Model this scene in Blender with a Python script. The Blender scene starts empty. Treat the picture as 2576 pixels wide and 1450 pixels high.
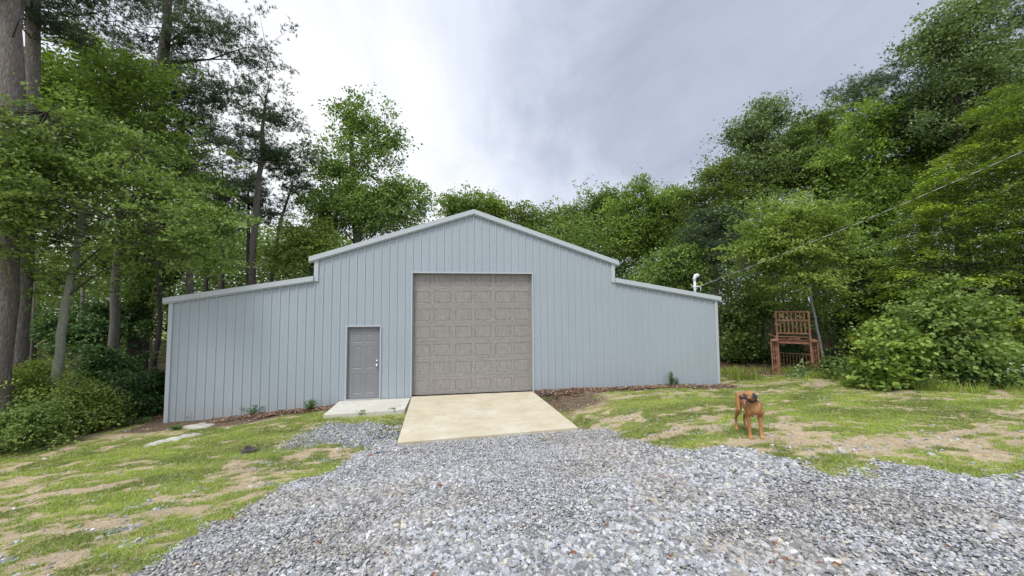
import bpy, math, random
import numpy as np
from mathutils import Matrix, Vector
random.seed(7)
rng = np.random.default_rng(11)
SC = bpy.context.scene
COL = SC.collection
W, H = 2576.0, 1450.0
FOC = 907.5
YAW, PITCH, ROLL = .151, .056, -.007
CAM = np.array([7.727, -11.125, 2.582])
Fv = np.array([math.sin(YAW)*math.cos(PITCH), math.cos(YAW)*math.cos(PITCH), math.sin(PITCH)])
Rv0 = np.array([math.cos(YAW), -math.sin(YAW), 0.])
Uv0 = np.cross(Rv0, Fv)
Rv = Rv0*math.cos(ROLL)+Uv0*math.sin(ROLL)
Uv = -Rv0*math.sin(ROLL)+Uv0*math.cos(ROLL)

# ------------------------------------------------------------ terrain
CP = np.array([
 (-.02,0,-.41),(1.03,0,-.36),(1.96,0,-.33),(3.17,0,-.26),(3.89,0,-.2),(4.57,-.3,-.14),(10.26,0,-.03),(12.22,0,-.01),(14.6,0,-.01),(16.5,0,-.08),
 (6.5,-3.4,-.16),(10.3,-3.55,-.05),(8.4,-3.5,-.11),(4.4,-1.3,-.165),(6.2,-1.3,-.135),(5.9,-4.4,-.08),(8.4,-5.4,.14),
 (7.7,-11.1,1.05),(7,-9,.72),(11.2,-9.2,.86),(3.9,-7.3,.3),(1.5,-6,-.05),(-3.2,-.4,-.6),(-4,2,-.8),(-8,-3,-.9),(0,-9,.0),(-6,-10,-.5),
 (12.4,-5.9,.52),(12.4,-5.3,.44),(12,-2.5,.15),(15,-3,.22),(18.8,.2,.08),(19,-2.6,.3),(21.5,-4.2,.48),(14,-7.9,.66),(18,-8,.8),(26,-6,.8),
 (8,6,-.15),(8,14,-.3),(0,10,-.6),(-12,8,-1.2),(-14,-6,-1.3),(24,3,.25),(30,10,.4),(32,-4,.9),(20,12,.1),(8,-18,1.7),(20,-16,1.6),(-6,-18,.3),(8,40,-.5),(-20,30,-1.2),(35,30,.3)],float)
def _k(r): return np.where(r>0, r*r*np.log(np.maximum(r,1e-9)), 0.)
_n = len(CP)
_d = np.hypot(CP[:,None,0]-CP[None,:,0], CP[:,None,1]-CP[None,:,1])
_A = np.zeros((_n+3,_n+3)); _A[:_n,:_n] = _k(_d)+np.eye(_n)*.02
_P = np.c_[np.ones(_n), CP[:,:2]]; _A[:_n,_n:] = _P; _A[_n:,:_n] = _P.T
_W = np.linalg.solve(_A, np.r_[CP[:,2],0,0,0])
def TZ(x, y):
    x = np.clip(np.asarray(x,float),-20,36); y = np.clip(np.asarray(y,float),-18,40)
    sh = x.shape; x = x.ravel(); y = y.ravel(); out = np.empty(len(x))
    for i in range(0,len(x),20000):
        a = x[i:i+20000]; b = y[i:i+20000]
        r = np.hypot(a[:,None]-CP[None,:,0], b[:,None]-CP[None,:,1])
        out[i:i+20000] = _k(r)@_W[:_n] + _W[_n]+_W[_n+1]*a+_W[_n+2]*b
    return out.reshape(sh)
def tz(x,y): return float(TZ(np.array([x]),np.array([y]))[0])
def ray(u,v): return Fv+Rv*(u-W/2)/FOC+Uv*(H/2-v)/FOC
def P3(u,v,d): return CAM+ray(u,v)*d
def G(u,v):
    """ground point seen at photo position u,v"""
    r = ray(u,v); t = 1.0
    while t < 60:
        p = CAM+r*t
        if p[2] <= tz(p[0],p[1]): break
        t += .1
    lo, hi = t-.1, t
    for _ in range(12):
        m = (lo+hi)/2; p = CAM+r*m
        if p[2] <= tz(p[0],p[1]): hi = m
        else: lo = m
    return CAM+r*hi

# ------------------------------------------------------------ noise
def _hash(ix,iy,s):
    h = (ix*374761393+iy*668265263+s*974634777)&0xffffffff
    h = ((h^(h>>13))*1274126177)&0xffffffff
    return ((h^(h>>16))&0xffff)/65535.
def vnoise(x,y,s=0):
    ix = np.floor(x).astype(np.int64); iy = np.floor(y).astype(np.int64)
    fx = x-ix; fy = y-iy; fx = fx*fx*(3-2*fx); fy = fy*fy*(3-2*fy)
    return (_hash(ix,iy,s)*(1-fx)+_hash(ix+1,iy,s)*fx)*(1-fy)+(_hash(ix,iy+1,s)*(1-fx)+_hash(ix+1,iy+1,s)*fx)*fy
def fbm(x,y,s=0,o=4):
    t = 0; a = .5; n = 0
    for k in range(o):
        t = t+a*vnoise(x*2**k+17*k,y*2**k-9*k,s+k); n += a; a *= .5
    return t/n
def sstep(a,b,x):
    t = np.clip((x-a)/(b-a),0,1); return t*t*(3-2*t)

# ------------------------------------------------------------ mesh helpers
def mesh_np(name, V, F, mat=None, attrs=None, smooth=False, parent=None, mats=None, midx=None, loc=None):
    V = np.asarray(V,np.float32); me = bpy.data.meshes.new(name)
    if loc is not None: V = V-np.asarray(loc,np.float32)
    me.vertices.add(len(V)); me.vertices.foreach_set('co', V.ravel())
    if isinstance(F, np.ndarray):
        k = F.shape[1]; nf = len(F)
        me.loops.add(nf*k); me.loops.foreach_set('vertex_index', F.astype(np.int32).ravel())
        me.polygons.add(nf); me.polygons.foreach_set('loop_start', np.arange(0,nf*k,k,dtype=np.int32))
    else:
        nf = len(F); ls = np.cumsum([0]+[len(f) for f in F])[:-1]
        fl = np.array([i for f in F for i in f],np.int32)
        me.loops.add(len(fl)); me.loops.foreach_set('vertex_index', fl)
        me.polygons.add(nf); me.polygons.foreach_set('loop_start', ls.astype(np.int32))
    me.update(calc_edges=True)
    me.polygons.foreach_set('use_smooth', np.full(nf,bool(smooth)))
    for k_, a in (attrs or {}).items():
        a = np.asarray(a,np.float32)
        if a.ndim == 1:
            at = me.attributes.new(k_,'FLOAT','POINT'); at.data.foreach_set('value', a)
        else:
            at = me.attributes.new(k_,'FLOAT_COLOR','POINT')
            if a.shape[1]==3: a = np.c_[a,np.ones(len(a),np.float32)]
            at.data.foreach_set('color', a.ravel())
    if mats:
        for m in mats: me.materials.append(m)
        if midx is not None: me.polygons.foreach_set('material_index', np.asarray(midx,np.int32))
    elif mat: me.materials.append(mat)
    me.validate()
    o = bpy.data.objects.new(name, me); COL.objects.link(o)
    if parent is not None: o.parent = parent
    if loc is not None and parent is None: o.location = Vector([float(c) for c in loc])
    return o
def tag(o, label=None, cat=None, group=None, kind=None):
    if label: o['label'] = label
    if cat: o['category'] = cat
    if group: o['group'] = group
    if kind: o['kind'] = kind
    return o
def empty(name, loc, label, cat, group=None):
    o = bpy.data.objects.new(name, None); COL.objects.link(o); o.location = [float(c) for c in loc]
    o.empty_display_size = .1
    return tag(o,label,cat,group)

class MB:
    def __init__(s): s.v = []; s.f = []; s.c = []; s.n = 0
    def add(s, V, F, c=None):
        V = np.asarray(V,float); s.v.append(V); s.f += [tuple(int(i)+s.n for i in f) for f in F]; s.n += len(V)
        s.c.append(np.tile(np.array(c if c is not None else (.5,.5,.5),float),(len(V),1)))
    def box(s,x0,x1,y0,y1,z0,z1,c=None):
        V = [(x,y,z) for z in (z0,z1) for y in (y0,y1) for x in (x0,x1)]
        s.add(V,[(0,2,3,1),(4,5,7,6),(0,1,5,4),(2,6,7,3),(0,4,6,2),(1,3,7,5)],c)
    def prism(s, poly, y0, y1, c=None):
        """polygon in x,z extruded along y"""
        n = len(poly); V = [(p[0],y0,p[1]) for p in poly]+[(p[0],y1,p[1]) for p in poly]
        F = [tuple(range(n)), tuple(range(2*n-1,n-1,-1))]+[(i,i+n,(i+1)%n+n,(i+1)%n) for i in range(n)]
        s.add(V,F,c)
    def tube(s, pts, rad, n=8, c=None, cap=True):
        V,F = tube_np(pts,rad,n); F = [tuple(f) for f in F]
        if cap: F += [tuple(range(n-1,-1,-1)), tuple(range(len(V)-n,len(V)))]
        s.add(V,F,c)
    def bar(s, a, b, w, t=None, c=None, up=(0,0,1)):
        a = np.array(a,float); b = np.array(b,float); t = t or w
        d = (b-a)/np.linalg.norm(b-a); u = np.array(up,float)
        if abs(d@u) > .95: u = np.array([0,1.,0])
        sx = np.cross(d,u); sx /= np.linalg.norm(sx); u = np.cross(sx,d)
        V = [p+sx*i*w/2+u*j*t/2 for p in (a,b) for i,j in ((-1,-1),(1,-1),(1,1),(-1,1))]
        s.add(V,[(0,1,2,3),(7,6,5,4),(0,4,5,1),(1,5,6,2),(2,6,7,3),(3,7,4,0)],c)
    def ball(s, ctr, r, n=12, m=8, M=None, c=None):
        V = []; F = []
        for i in range(m+1):
            th = math.pi*i/m
            for j in range(n):
                ph = 2*math.pi*j/n; V.append((math.sin(th)*math.cos(ph),math.sin(th)*math.sin(ph),math.cos(th)))
        for i in range(m):
            for j in range(n): F.append((i*n+j,(i+1)*n+j,(i+1)*n+(j+1)%n,i*n+(j+1)%n))
        V = np.array(V)*np.array(r)
        if M is not None: V = V@np.array(M).T
        s.add(V+np.array(ctr),F,c)
    def build(s,name,mat,parent=None,smooth=False,loc=None,color=False):
        V = np.concatenate(s.v)
        return mesh_np(name,V,s.f,mat,{'col':np.concatenate(s.c)} if color else None,smooth,parent,loc=loc)

def tube_np(pts, rad, n=8, rough=0.):
    pts = np.asarray(pts,float); m = len(pts); rad = np.broadcast_to(np.asarray(rad,float),(m,))
    T = np.gradient(pts,axis=0); T /= np.linalg.norm(T,axis=1)[:,None]+1e-12
    ref = np.array([0.,1.,0.]) if abs(T[:,1]).mean() < .8 else np.array([1.,0,0])
    A = np.cross(T,ref); A /= np.linalg.norm(A,axis=1)[:,None]+1e-12; B = np.cross(T,A)
    ph = np.arange(n)*2*np.pi/n
    rr = rad[:,None]*np.ones((1,n))
    if rough: rr = rr*(1+rough*(rng.random((m,n))-.5))
    V = pts[:,None,:]+rr[...,None]*(np.cos(ph)[None,:,None]*A[:,None,:]+np.sin(ph)[None,:,None]*B[:,None,:])
    i = np.arange(m-1)[:,None]*n; j = np.arange(n)[None,:]; j2 = (j+1)%n
    F = np.stack([i+j,i+j2,i+n+j2,i+n+j],-1).reshape(-1,4)
    return V.reshape(-1,3),F

# ------------------------------------------------------------ materials
def newmat(name):
    m = bpy.data.materials.new(name); m.use_nodes = True; nt = m.node_tree; nt.nodes.clear()
    out = nt.nodes.new('ShaderNodeOutputMaterial'); return m,nt,out
class NT:
    def __init__(s,name):
        s.m,s.t,s.out = newmat(name)
    def n(s,typ,**kw):
        nd = s.t.nodes.new(typ)
        for k,v in kw.items():
            if k.startswith('i_'):
                nd.inputs[k[2:].replace('_',' ')].default_value = v
            else: setattr(nd,k,v)
        return nd
    def l(s,a,b): s.t.links.new(a,b)
    def coord(s,scale=(1,1,1),kind='Object'):
        c = s.n('ShaderNodeTexCoord'); mp = s.n('ShaderNodeMapping'); s.l(c.outputs[kind],mp.inputs[0]); mp.inputs['Scale'].default_value = scale
        return mp.outputs[0]
    def noise(s,vec,scale,detail=4,rough=.55,dist=0):
        nd = s.n('ShaderNodeTexNoise'); nd.inputs['Scale'].default_value = scale; nd.inputs['Detail'].default_value = detail
        nd.inputs['Roughness'].default_value = rough; nd.inputs['Distortion'].default_value = dist
        s.l(vec,nd.inputs['Vector']); return nd.outputs['Fac']
    def ramp(s,fac,stops,interp='LINEAR'):
        nd = s.n('ShaderNodeValToRGB'); cr = nd.color_ramp; cr.interpolation = interp
        while len(cr.elements)<len(stops): cr.elements.new(.5)
        for e,(p,c) in zip(cr.elements,stops):
            e.position = p; e.color = (*c,1) if len(c)==3 else c
        s.l(fac,nd.inputs[0]); return nd.outputs[0]
    def mix(s,fac,a,b,mode='MIX'):
        nd = s.n('ShaderNodeMix',data_type='RGBA',blend_type=mode)
        for sock,val in ((nd.inputs[0],fac),(nd.inputs[6],a),(nd.inputs[7],b)):
            if isinstance(val,(int,float)): sock.default_value = val
            elif isinstance(val,tuple): sock.default_value = (*val,1) if len(val)==3 else val
            else: s.l(val,sock)
        return nd.outputs[2]
    def math(s,op,a,b=None,clamp=False):
        nd = s.n('ShaderNodeMath',operation=op,use_clamp=clamp)
        for i,v in enumerate((a,b)):
            if v is None: continue
            if isinstance(v,(int,float)): nd.inputs[i].default_value = v
            else: s.l(v,nd.inputs[i])
        return nd.outputs[0]
    def attr(s,name):
        nd = s.n('ShaderNodeAttribute',attribute_name=name); return nd
    def bump(s,h,strength=.4,dist=.02):
        nd = s.n('ShaderNodeBump'); nd.inputs['Strength'].default_value = strength; nd.inputs['Distance'].default_value = dist
        s.l(h,nd.inputs['Height']); return nd.outputs[0]
    def bsdf(s,col,rough=.7,metal=0,spec=.5,normal=None):
        nd = s.n('ShaderNodeBsdfPrincipled')
        if isinstance(col,tuple): nd.inputs['Base Color'].default_value = (*col,1)
        else: s.l(col,nd.inputs['Base Color'])
        if isinstance(rough,(int,float)): nd.inputs['Roughness'].default_value = rough
        else: s.l(rough,nd.inputs['Roughness'])
        nd.inputs['Metallic'].default_value = metal
        nd.inputs['Specular IOR Level'].default_value = spec
        if normal is not None: s.l(normal,nd.inputs['Normal'])
        s.l(nd.outputs[0],s.out.inputs[0]); return nd

def mat_leaf(name, dark, mid, light, trans=.3, rough=.55, spec=.35, dry=None):
    m = NT(name); v = m.attr('v').outputs['Fac']
    col = m.ramp(v,([(0,dry),(.06,dry),(.12,dark),(.5,mid),(1,light)] if dry else [(0,dark),(.5,mid),(1,light)]))
    oi = m.n('ShaderNodeObjectInfo')
    hsv = m.n('ShaderNodeHueSaturation'); m.l(col,hsv.inputs['Color'])
    hsv.inputs['Saturation'].default_value = 1.0
    r = m.n('ShaderNodeMapRange'); m.l(oi.outputs['Random'],r.inputs[0]); r.inputs[3].default_value = .88; r.inputs[4].default_value = 1.42
    m.l(r.outputs[0],hsv.inputs['Value'])
    p = m.bsdf(hsv.outputs[0],rough,0,spec)
    t = m.n('ShaderNodeBsdfTranslucent'); 
    tc = m.mix(1.0,hsv.outputs[0],(1.0,1.05,.55),'MULTIPLY')
    m.l(tc,t.inputs[0])
    mx = m.n('ShaderNodeMixShader'); mx.inputs[0].default_value = trans
    m.l(p.outputs[0],mx.inputs[1]); m.l(t.outputs[0],mx.inputs[2]); m.l(mx.outputs[0],m.out.inputs[0])
    return m.m
M = {}
M['leaf_bright'] = mat_leaf('leaf_bright',(.10,.165,.03),(.20,.30,.055),(.35,.46,.10),.40)
M['leaf_mid'] = mat_leaf('leaf_mid',(.068,.12,.03),(.145,.22,.052),(.27,.36,.10),.38)
M['leaf_olive'] = mat_leaf('leaf_olive',(.075,.12,.022),(.145,.205,.042),(.24,.30,.065),.38)
M['leaf_cool'] = mat_leaf('leaf_cool',(.075,.13,.05),(.15,.225,.08),(.29,.37,.16),.35,.45,.5)
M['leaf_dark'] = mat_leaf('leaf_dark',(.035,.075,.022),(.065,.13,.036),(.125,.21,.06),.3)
M['needle'] = mat_leaf('pine_needle',(.028,.05,.026),(.055,.09,.042),(.11,.155,.07),.18)
M['cedar'] = mat_leaf('cedar_foliage',(.055,.09,.014),(.15,.22,.024),(.31,.40,.045),.25)
M['grass'] = mat_leaf('grass_blade',(.115,.16,.032),(.215,.295,.05),(.345,.425,.08),.35,.55,.3,(.42,.35,.19))
M['weed'] = mat_leaf('weed_leaf',(.04,.09,.02),(.08,.17,.03),(.15,.26,.05),.3)
def mat_bark(name,c1,c2,c3,scale=14,st=.8):
    m = NT(name); v = m.coord((1,1,.22)); a = m.noise(v,scale*1.6,6,.75,.4); b = m.noise(m.coord(),2.2,4)
    wn = m.n('ShaderNodeTexNoise'); wn.inputs['Scale'].default_value = scale*.8; wn.inputs['Detail'].default_value = 4; m.l(v,wn.inputs['Vector'])
    ad = m.n('ShaderNodeMix',data_type='RGBA',blend_type='ADD'); ad.inputs[0].default_value = .16; m.l(v,ad.inputs[6]); m.l(wn.outputs['Color'],ad.inputs[7])
    vo = m.n('ShaderNodeTexVoronoi',feature='DISTANCE_TO_EDGE'); vo.inputs['Scale'].default_value = scale*1.7; m.l(ad.outputs[2],vo.inputs['Vector'])
    crack = m.ramp(vo.outputs['Distance'],[(0,(.5,.5,.5)),(.16,(1,1,1))])
    col = m.mix(b,m.ramp(a,[(.3,c1),(.65,c2)]),c3)
    col = m.mix(.8,col,crack,'MULTIPLY')
    h = m.math('ADD',a,m.math('MULTIPLY',vo.outputs['Distance'],1.2))
    m.bsdf(col,.9,0,.2,m.bump(h,st,.03)); return m.m
M['bark_pine'] = mat_bark('pine_bark',(.10,.085,.075),(.26,.235,.215),(.19,.165,.15),11,.9)
M['bark_lichen'] = mat_bark('lichen_bark',(.17,.16,.13),(.36,.36,.30),(.30,.33,.25),20,.4)
M['bark_grey'] = mat_bark('grey_bark',(.09,.085,.075),(.23,.22,.195),(.16,.15,.13),16,.5)
M['bark_birch'] = mat_bark('pale_bark',(.26,.25,.22),(.5,.49,.45),(.4,.4,.35),18,.3)
M['bark_dark'] = mat_bark('dark_bark',(.05,.042,.035),(.12,.10,.085),(.09,.08,.07),14,.6)

def wall_paint(name,base,rough=.42):
    m = NT(name); v = m.coord(); a = m.noise(v,.5,4,.6); b = m.noise(m.coord((3,3,.35)),6,3)
    c0 = tuple(x*.95 for x in base); c1 = tuple(min(1,x*1.04) for x in base)
    col = m.mix(m.math('MULTIPLY',b,.35),m.ramp(a,[(.3,c0),(.7,c1)]),tuple(x*.92 for x in base))
    # splashed dirt near the ground
    sep = m.n('ShaderNodeSeparateXYZ'); m.l(v,sep.inputs[0])
    z = m.math('ADD',sep.outputs[2],m.math('MULTIPLY',b,.35))
    mr = m.n('ShaderNodeMapRange'); m.l(z,mr.inputs[0]); mr.inputs[1].default_value = -.35; mr.inputs[2].default_value = .35; mr.inputs[3].default_value = .32; mr.inputs[4].default_value = 0; mr.clamp = True
    col = m.mix(mr.outputs[0],col,(.33,.29,.24))
    m.bsdf(col,rough,0,.4,m.bump(a,.05,.05)); return m.m
M['siding'] = wall_paint('blue_grey_steel_siding',(.333,.380,.415))
M['trim'] = wall_paint('pale_blue_grey_trim',(.43,.47,.495),.38)
M['roofm'] = wall_paint('roof_steel',(.42,.46,.485),.35)
def flat(name,c,rough=.6,metal=0,spec=.5,ns=8,amp=.12,bs=.1):
    m = NT(name); a = m.noise(m.coord(),ns,5,.6)
    col = m.ramp(a,[(.3,tuple(x*(1-amp) for x in c)),(.7,tuple(min(1,x*(1+amp)) for x in c))])
    m.bsdf(col,rough,metal,spec,m.bump(a,bs,.01)); return m.m
M['doorpaint'] = flat('slate_grey_door_paint',(.205,.208,.222),.5,0,.4,3,.05,.03)
M['steel'] = flat('brushed_nickel',(.75,.75,.76),.25,1,.5,30,.05)
M['darkgap'] = flat('rubber_seal',(.03,.03,.032),.8)
M['alu'] = flat('threshold_aluminium',(.55,.55,.55),.4,.8)
M['conduit'] = flat('galvanised_conduit',(.68,.72,.76),.45,.2,.5,20,.08)
M['wire'] = flat('aluminium_cable',(.40,.42,.40),.5,.2)
M['blackwire'] = flat('black_cable',(.02,.02,.02),.5)
M['white'] = flat('white_cord',(.8,.8,.78),.6)
def mat_rust():
    m = NT('rusty_steel'); v = m.coord(); a = m.noise(v,6,6,.7); b = m.noise(v,35,4,.6)
    col = m.ramp(a,[(.25,(.11,.058,.038)),(.5,(.275,.128,.080)),(.75,(.42,.235,.16))])
    col = m.mix(m.math('MULTIPLY',b,.5),col,(.22,.12,.085))
    m.bsdf(col,.85,0,.2,m.bump(b,.4,.004)); return m.m
M['rust'] = mat_rust()
def mat_wood(name,vert=True):
    m = NT(name); g = m.coord((1,1,.07) if vert else (.07,1,1))
    a = m.noise(g,44,6,.75,2.2); b = m.noise(g,130,4,.6); v2 = m.coord((2.2,1,.5) if vert else (.5,1,2.2)); c = m.noise(v2,2.5,3,.5,1.2)
    w = m.n('ShaderNodeTexWave',wave_type='RINGS'); m.l(m.coord((3.6,1,.8) if vert else (.8,1,5)),w.inputs['Vector'])
    w.inputs['Scale'].default_value = 5; w.inputs['Distortion'].default_value = 6; w.inputs['Detail'].default_value = 3
    f = m.math('ADD',m.math('MULTIPLY',a,.75),m.math('ADD',m.math('MULTIPLY',b,.3),m.math('MULTIPLY',w.outputs['Fac'],.03)))
    col = m.ramp(f,[(.43,(.16,.148,.135)),(.54,(.265,.25,.232)),(.63,(.345,.327,.305)),(.76,(.53,.51,.48))])
    col = m.mix(m.math('MULTIPLY',c,.3),col,(.215,.20,.182))
    m.bsdf(col,.62,0,.3,m.bump(f,.10,.004)); return m.m
M['wood_v'] = mat_wood('grey_woodgrain_vertical'); M['wood_h'] = mat_wood('grey_woodgrain_horizontal',False)
def mat_concrete(name,c0,c1,stain):
    m = NT(name); v = m.coord(); a = m.noise(v,1.3,6,.6,.4); b = m.noise(v,45,4,.6); c = m.noise(m.coord((.5,1.8,1)),1.6,6,.65,1.0)
    col = m.ramp(a,[(.3,c0),(.7,c1)]); col = m.mix(m.ramp(c,[(.48,(0,0,0)),(.72,(.75,.75,.75))]),col,stain)
    d = m.noise(m.coord((1.2,3,1)),5,5,.7,.6); col = m.mix(m.ramp(d,[(.54,(0,0,0)),(.70,(.6,.6,.6))]),col,(.33,.25,.16))
    col = m.mix(.25,col,m.ramp(b,[(.3,(.7,.7,.7)),(.7,(1,1,1))]),'MULTIPLY')
    m.bsdf(col,.85,0,.25,m.bump(b,.15,.004)); return m.m
M['concrete'] = mat_concrete('tan_stained_concrete',(.49,.43,.31),(.59,.55,.44),(.48,.395,.25))
M['concrete2'] = mat_concrete('grey_concrete',(.50,.485,.43),(.60,.59,.54),(.50,.455,.36))
def mat_ground():
    m = NT('yard_ground'); A = m.attr('msk'); sep = m.n('ShaderNodeSeparateColor'); m.l(A.outputs['Color'],sep.inputs[0])
    g,s,b = sep.outputs[0],sep.outputs[1],sep.outputs[2]
    v = m.coord(); n1 = m.noise(v,.9,5,.6,.3); n2 = m.noise(v,14,5,.7); n3 = m.noise(v,60,3,.6)
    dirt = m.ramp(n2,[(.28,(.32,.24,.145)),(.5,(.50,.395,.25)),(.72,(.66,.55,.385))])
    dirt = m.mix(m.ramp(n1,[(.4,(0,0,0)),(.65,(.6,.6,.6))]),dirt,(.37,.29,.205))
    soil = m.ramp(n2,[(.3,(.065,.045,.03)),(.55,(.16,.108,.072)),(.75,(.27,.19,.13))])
    grass = m.ramp(n2,[(.25,(.15,.155,.05)),(.5,(.25,.255,.085)),(.75,(.42,.38,.18))])
    vo = m.n('ShaderNodeTexVoronoi'); vo.inputs['Scale'].default_value = 26; m.l(v,vo.inputs['Vector'])
    vsep = m.n('ShaderNodeSeparateColor'); m.l(vo.outputs['Color'],vsep.inputs[0])
    stone = m.ramp(vsep.outputs[0],[(0,(.13,.135,.15)),(.5,(.27,.28,.31)),(1,(.45,.46,.48))])
    edge = m.ramp(vo.outputs['Distance'],[(.35,(1,1,1)),(.75,(.25,.25,.25))])
    stone = m.mix(.8,stone,edge,'MULTIPLY')
    nz = m.math('SUBTRACT',n2,.5)
    def thr(x,k=.9): 
        t = m.math('ADD',x,m.math('MULTIPLY',nz,k)); return m.ramp(t,[(.38,(0,0,0)),(.62,(1,1,1))])
    col = m.mix(thr(g),dirt,grass); col = m.mix(thr(b),col,soil); col = m.mix(thr(s,.5),col,stone)
    h = m.math('ADD',m.math('MULTIPLY',n2,.6),m.math('MULTIPLY',n3,.4))
    vp = m.n('ShaderNodeTexVoronoi'); vp.inputs['Scale'].default_value = 55; m.l(v,vp.inputs['Vector'])
    vps = m.n('ShaderNodeSeparateColor'); m.l(vp.outputs['Color'],vps.inputs[0])
    peb = m.math('MULTIPLY',m.ramp(vps.outputs[0],[(.72,(0,0,0)),(.76,(1,1,1))]),m.ramp(vp.outputs['Distance'],[(.35,(1,1,1)),(.5,(0,0,0))]))
    pc = m.ramp(vps.outputs[1],[(0,(.30,.22,.14)),(.5,(.50,.46,.40)),(1,(.66,.63,.58))])
    col = m.mix(m.math('MULTIPLY',peb,.75),col,pc)
    h = m.math('ADD',h,m.math('MULTIPLY',peb,.35))
    m.bsdf(col,.95,0,.15,m.bump(h,1.0,.05)); return m.m
M['ground'] = mat_ground()
def mat_attr(name,rough=.85,spec=.25,ns=40,amp=.25,bs=.3):
    m = NT(name); a = m.noise(m.coord(),ns,4,.6); c = m.attr('col').outputs['Color']
    col = m.mix(1.0,c,m.ramp(a,[(.3,(1-amp,)*3),(.7,(1+amp,)*3)]),'MULTIPLY')
    m.bsdf(col,rough,0,spec,m.bump(a,bs,.004)); return m.m
M['stone'] = mat_attr('crushed_limestone'); M['litter'] = mat_attr('dry_leaves',.8,.3,20,.2,.1)
M['fur'] = mat_attr('dog_coat',.6,.25,90,.12,.25)
M['boulder'] = mat_concrete('pale_limestone',(.34,.33,.29),(.52,.51,.46),(.22,.19,.15))

# ------------------------------------------------------------ camera
cam = bpy.data.cameras.new('camera'); co = bpy.data.objects.new('camera',cam); COL.objects.link(co)
cam.sensor_width = 36; cam.lens = FOC/W*36; cam.clip_end = 3000; cam.clip_start = .05
Mx = Matrix(((Rv[0],Uv[0],-Fv[0],CAM[0]),(Rv[1],Uv[1],-Fv[1],CAM[1]),(Rv[2],Uv[2],-Fv[2],CAM[2]),(0,0,0,1)))
co.matrix_world = Mx; SC.camera = co

# ------------------------------------------------------------ sky and light
SUN_AZ, SUN_EL = math.radians(215), math.radians(58)     # compass-like: 0 = +y, clockwise
wd = bpy.data.worlds.new('World'); SC.world = wd; wd.use_nodes = True
def build_world():
    w = NT.__new__(NT); w.m = wd; w.t = wd.node_tree; w.t.nodes.clear(); w.out = w.t.nodes.new('ShaderNodeOutputWorld')
    tc = w.n('ShaderNodeTexCoord'); D = tc.outputs['Generated']
    nrm = w.n('ShaderNodeVectorMath',operation='NORMALIZE'); w.l(D,nrm.inputs[0]); D = nrm.outputs[0]
    sep = w.n('ShaderNodeSeparateXYZ'); w.l(D,sep.inputs[0]); X,Y,Z = sep.outputs
    zz = w.math('ADD',w.math('MAXIMUM',Z,0.0),.35)
    cx = w.math('DIVIDE',X,zz); cy = w.math('DIVIDE',Y,zz)
    cb = w.n('ShaderNodeCombineXYZ'); w.l(cx,cb.inputs[0]); w.l(cy,cb.inputs[1])
    def mp(sc,rot=0,off=(0,0,0)):
        q = w.n('ShaderNodeMapping'); w.l(cb.outputs[0],q.inputs[0]); q.inputs['Scale'].default_value = sc; q.inputs['Rotation'].default_value = (0,0,rot); q.inputs['Location'].default_value = off; return q.outputs[0]
    big = w.noise(mp((1,1,1),0,(2.3,.4,0)),1.1,5,.55,.5)
    mid = w.noise(mp((1.0,.6,1),.7,(5,1,0)),2.6,7,.6,.8)
    def lobe(u,v,p):
        d = ray(u,v); d = d/np.linalg.norm(d)
        dt = w.n('ShaderNodeVectorMath',operation='DOT_PRODUCT'); w.l(D,dt.inputs[0]); dt.inputs[1].default_value = tuple(float(x) for x in d)
        return w.math('POWER',w.math('MAXIMUM',dt.outputs['Value'],0.0),p)
    f = w.math('ADD',w.math('MULTIPLY',big,.55),w.math('MULTIPLY',mid,.70))
    f = w.math('ADD',f,w.math('MULTIPLY',lobe(500,360,5),.29))
    f = w.math('ADD',f,w.math('MULTIPLY',lobe(1150,620,10),.14))
    f = w.math('SUBTRACT',f,w.math('MULTIPLY',lobe(1950,-50,5),.30))
    col = w.ramp(f,[(.26,(.38,.43,.54)),(.42,(.45,.50,.61)),(.56,(.57,.62,.735)),(.68,(.68,.725,.83)),(.86,(.84,.865,.94)),(1,(.95,.965,.99))])
    # overcast sky, boosted towards the zenith and behind the camera to light the wall
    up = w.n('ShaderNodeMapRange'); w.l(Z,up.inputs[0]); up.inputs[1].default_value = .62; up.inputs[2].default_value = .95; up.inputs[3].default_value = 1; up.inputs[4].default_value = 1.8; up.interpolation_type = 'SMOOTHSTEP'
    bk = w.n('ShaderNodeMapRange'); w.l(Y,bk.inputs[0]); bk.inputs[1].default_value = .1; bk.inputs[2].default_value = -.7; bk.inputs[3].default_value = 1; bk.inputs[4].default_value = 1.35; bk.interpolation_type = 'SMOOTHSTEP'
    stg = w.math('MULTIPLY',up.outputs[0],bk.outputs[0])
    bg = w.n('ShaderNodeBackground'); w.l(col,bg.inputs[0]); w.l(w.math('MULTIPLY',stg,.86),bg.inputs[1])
    sky = w.n('ShaderNodeTexSky',sky_type='NISHITA'); sky.sun_disc = False; sky.sun_elevation = SUN_EL; sky.sun_rotation = SUN_AZ
    b2 = w.n('ShaderNodeBackground'); w.l(sky.outputs[0],b2.inputs[0]); b2.inputs[1].default_value = .05
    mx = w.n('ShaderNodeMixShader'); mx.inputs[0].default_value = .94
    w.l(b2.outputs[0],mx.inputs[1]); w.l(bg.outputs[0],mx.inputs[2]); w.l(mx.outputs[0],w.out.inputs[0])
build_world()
sun = bpy.data.lights.new('sun','SUN'); so = bpy.data.objects.new('sun',sun); COL.objects.link(so)
sun.energy = 2.0; sun.angle = math.radians(16); sun.color = (1,.96,.88)
sd = Vector((math.sin(SUN_AZ)*math.cos(SUN_EL),math.cos(SUN_AZ)*math.cos(SUN_EL),math.sin(SUN_EL)))
so.rotation_euler = sd.to_track_quat('Z','Y').to_euler()
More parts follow.
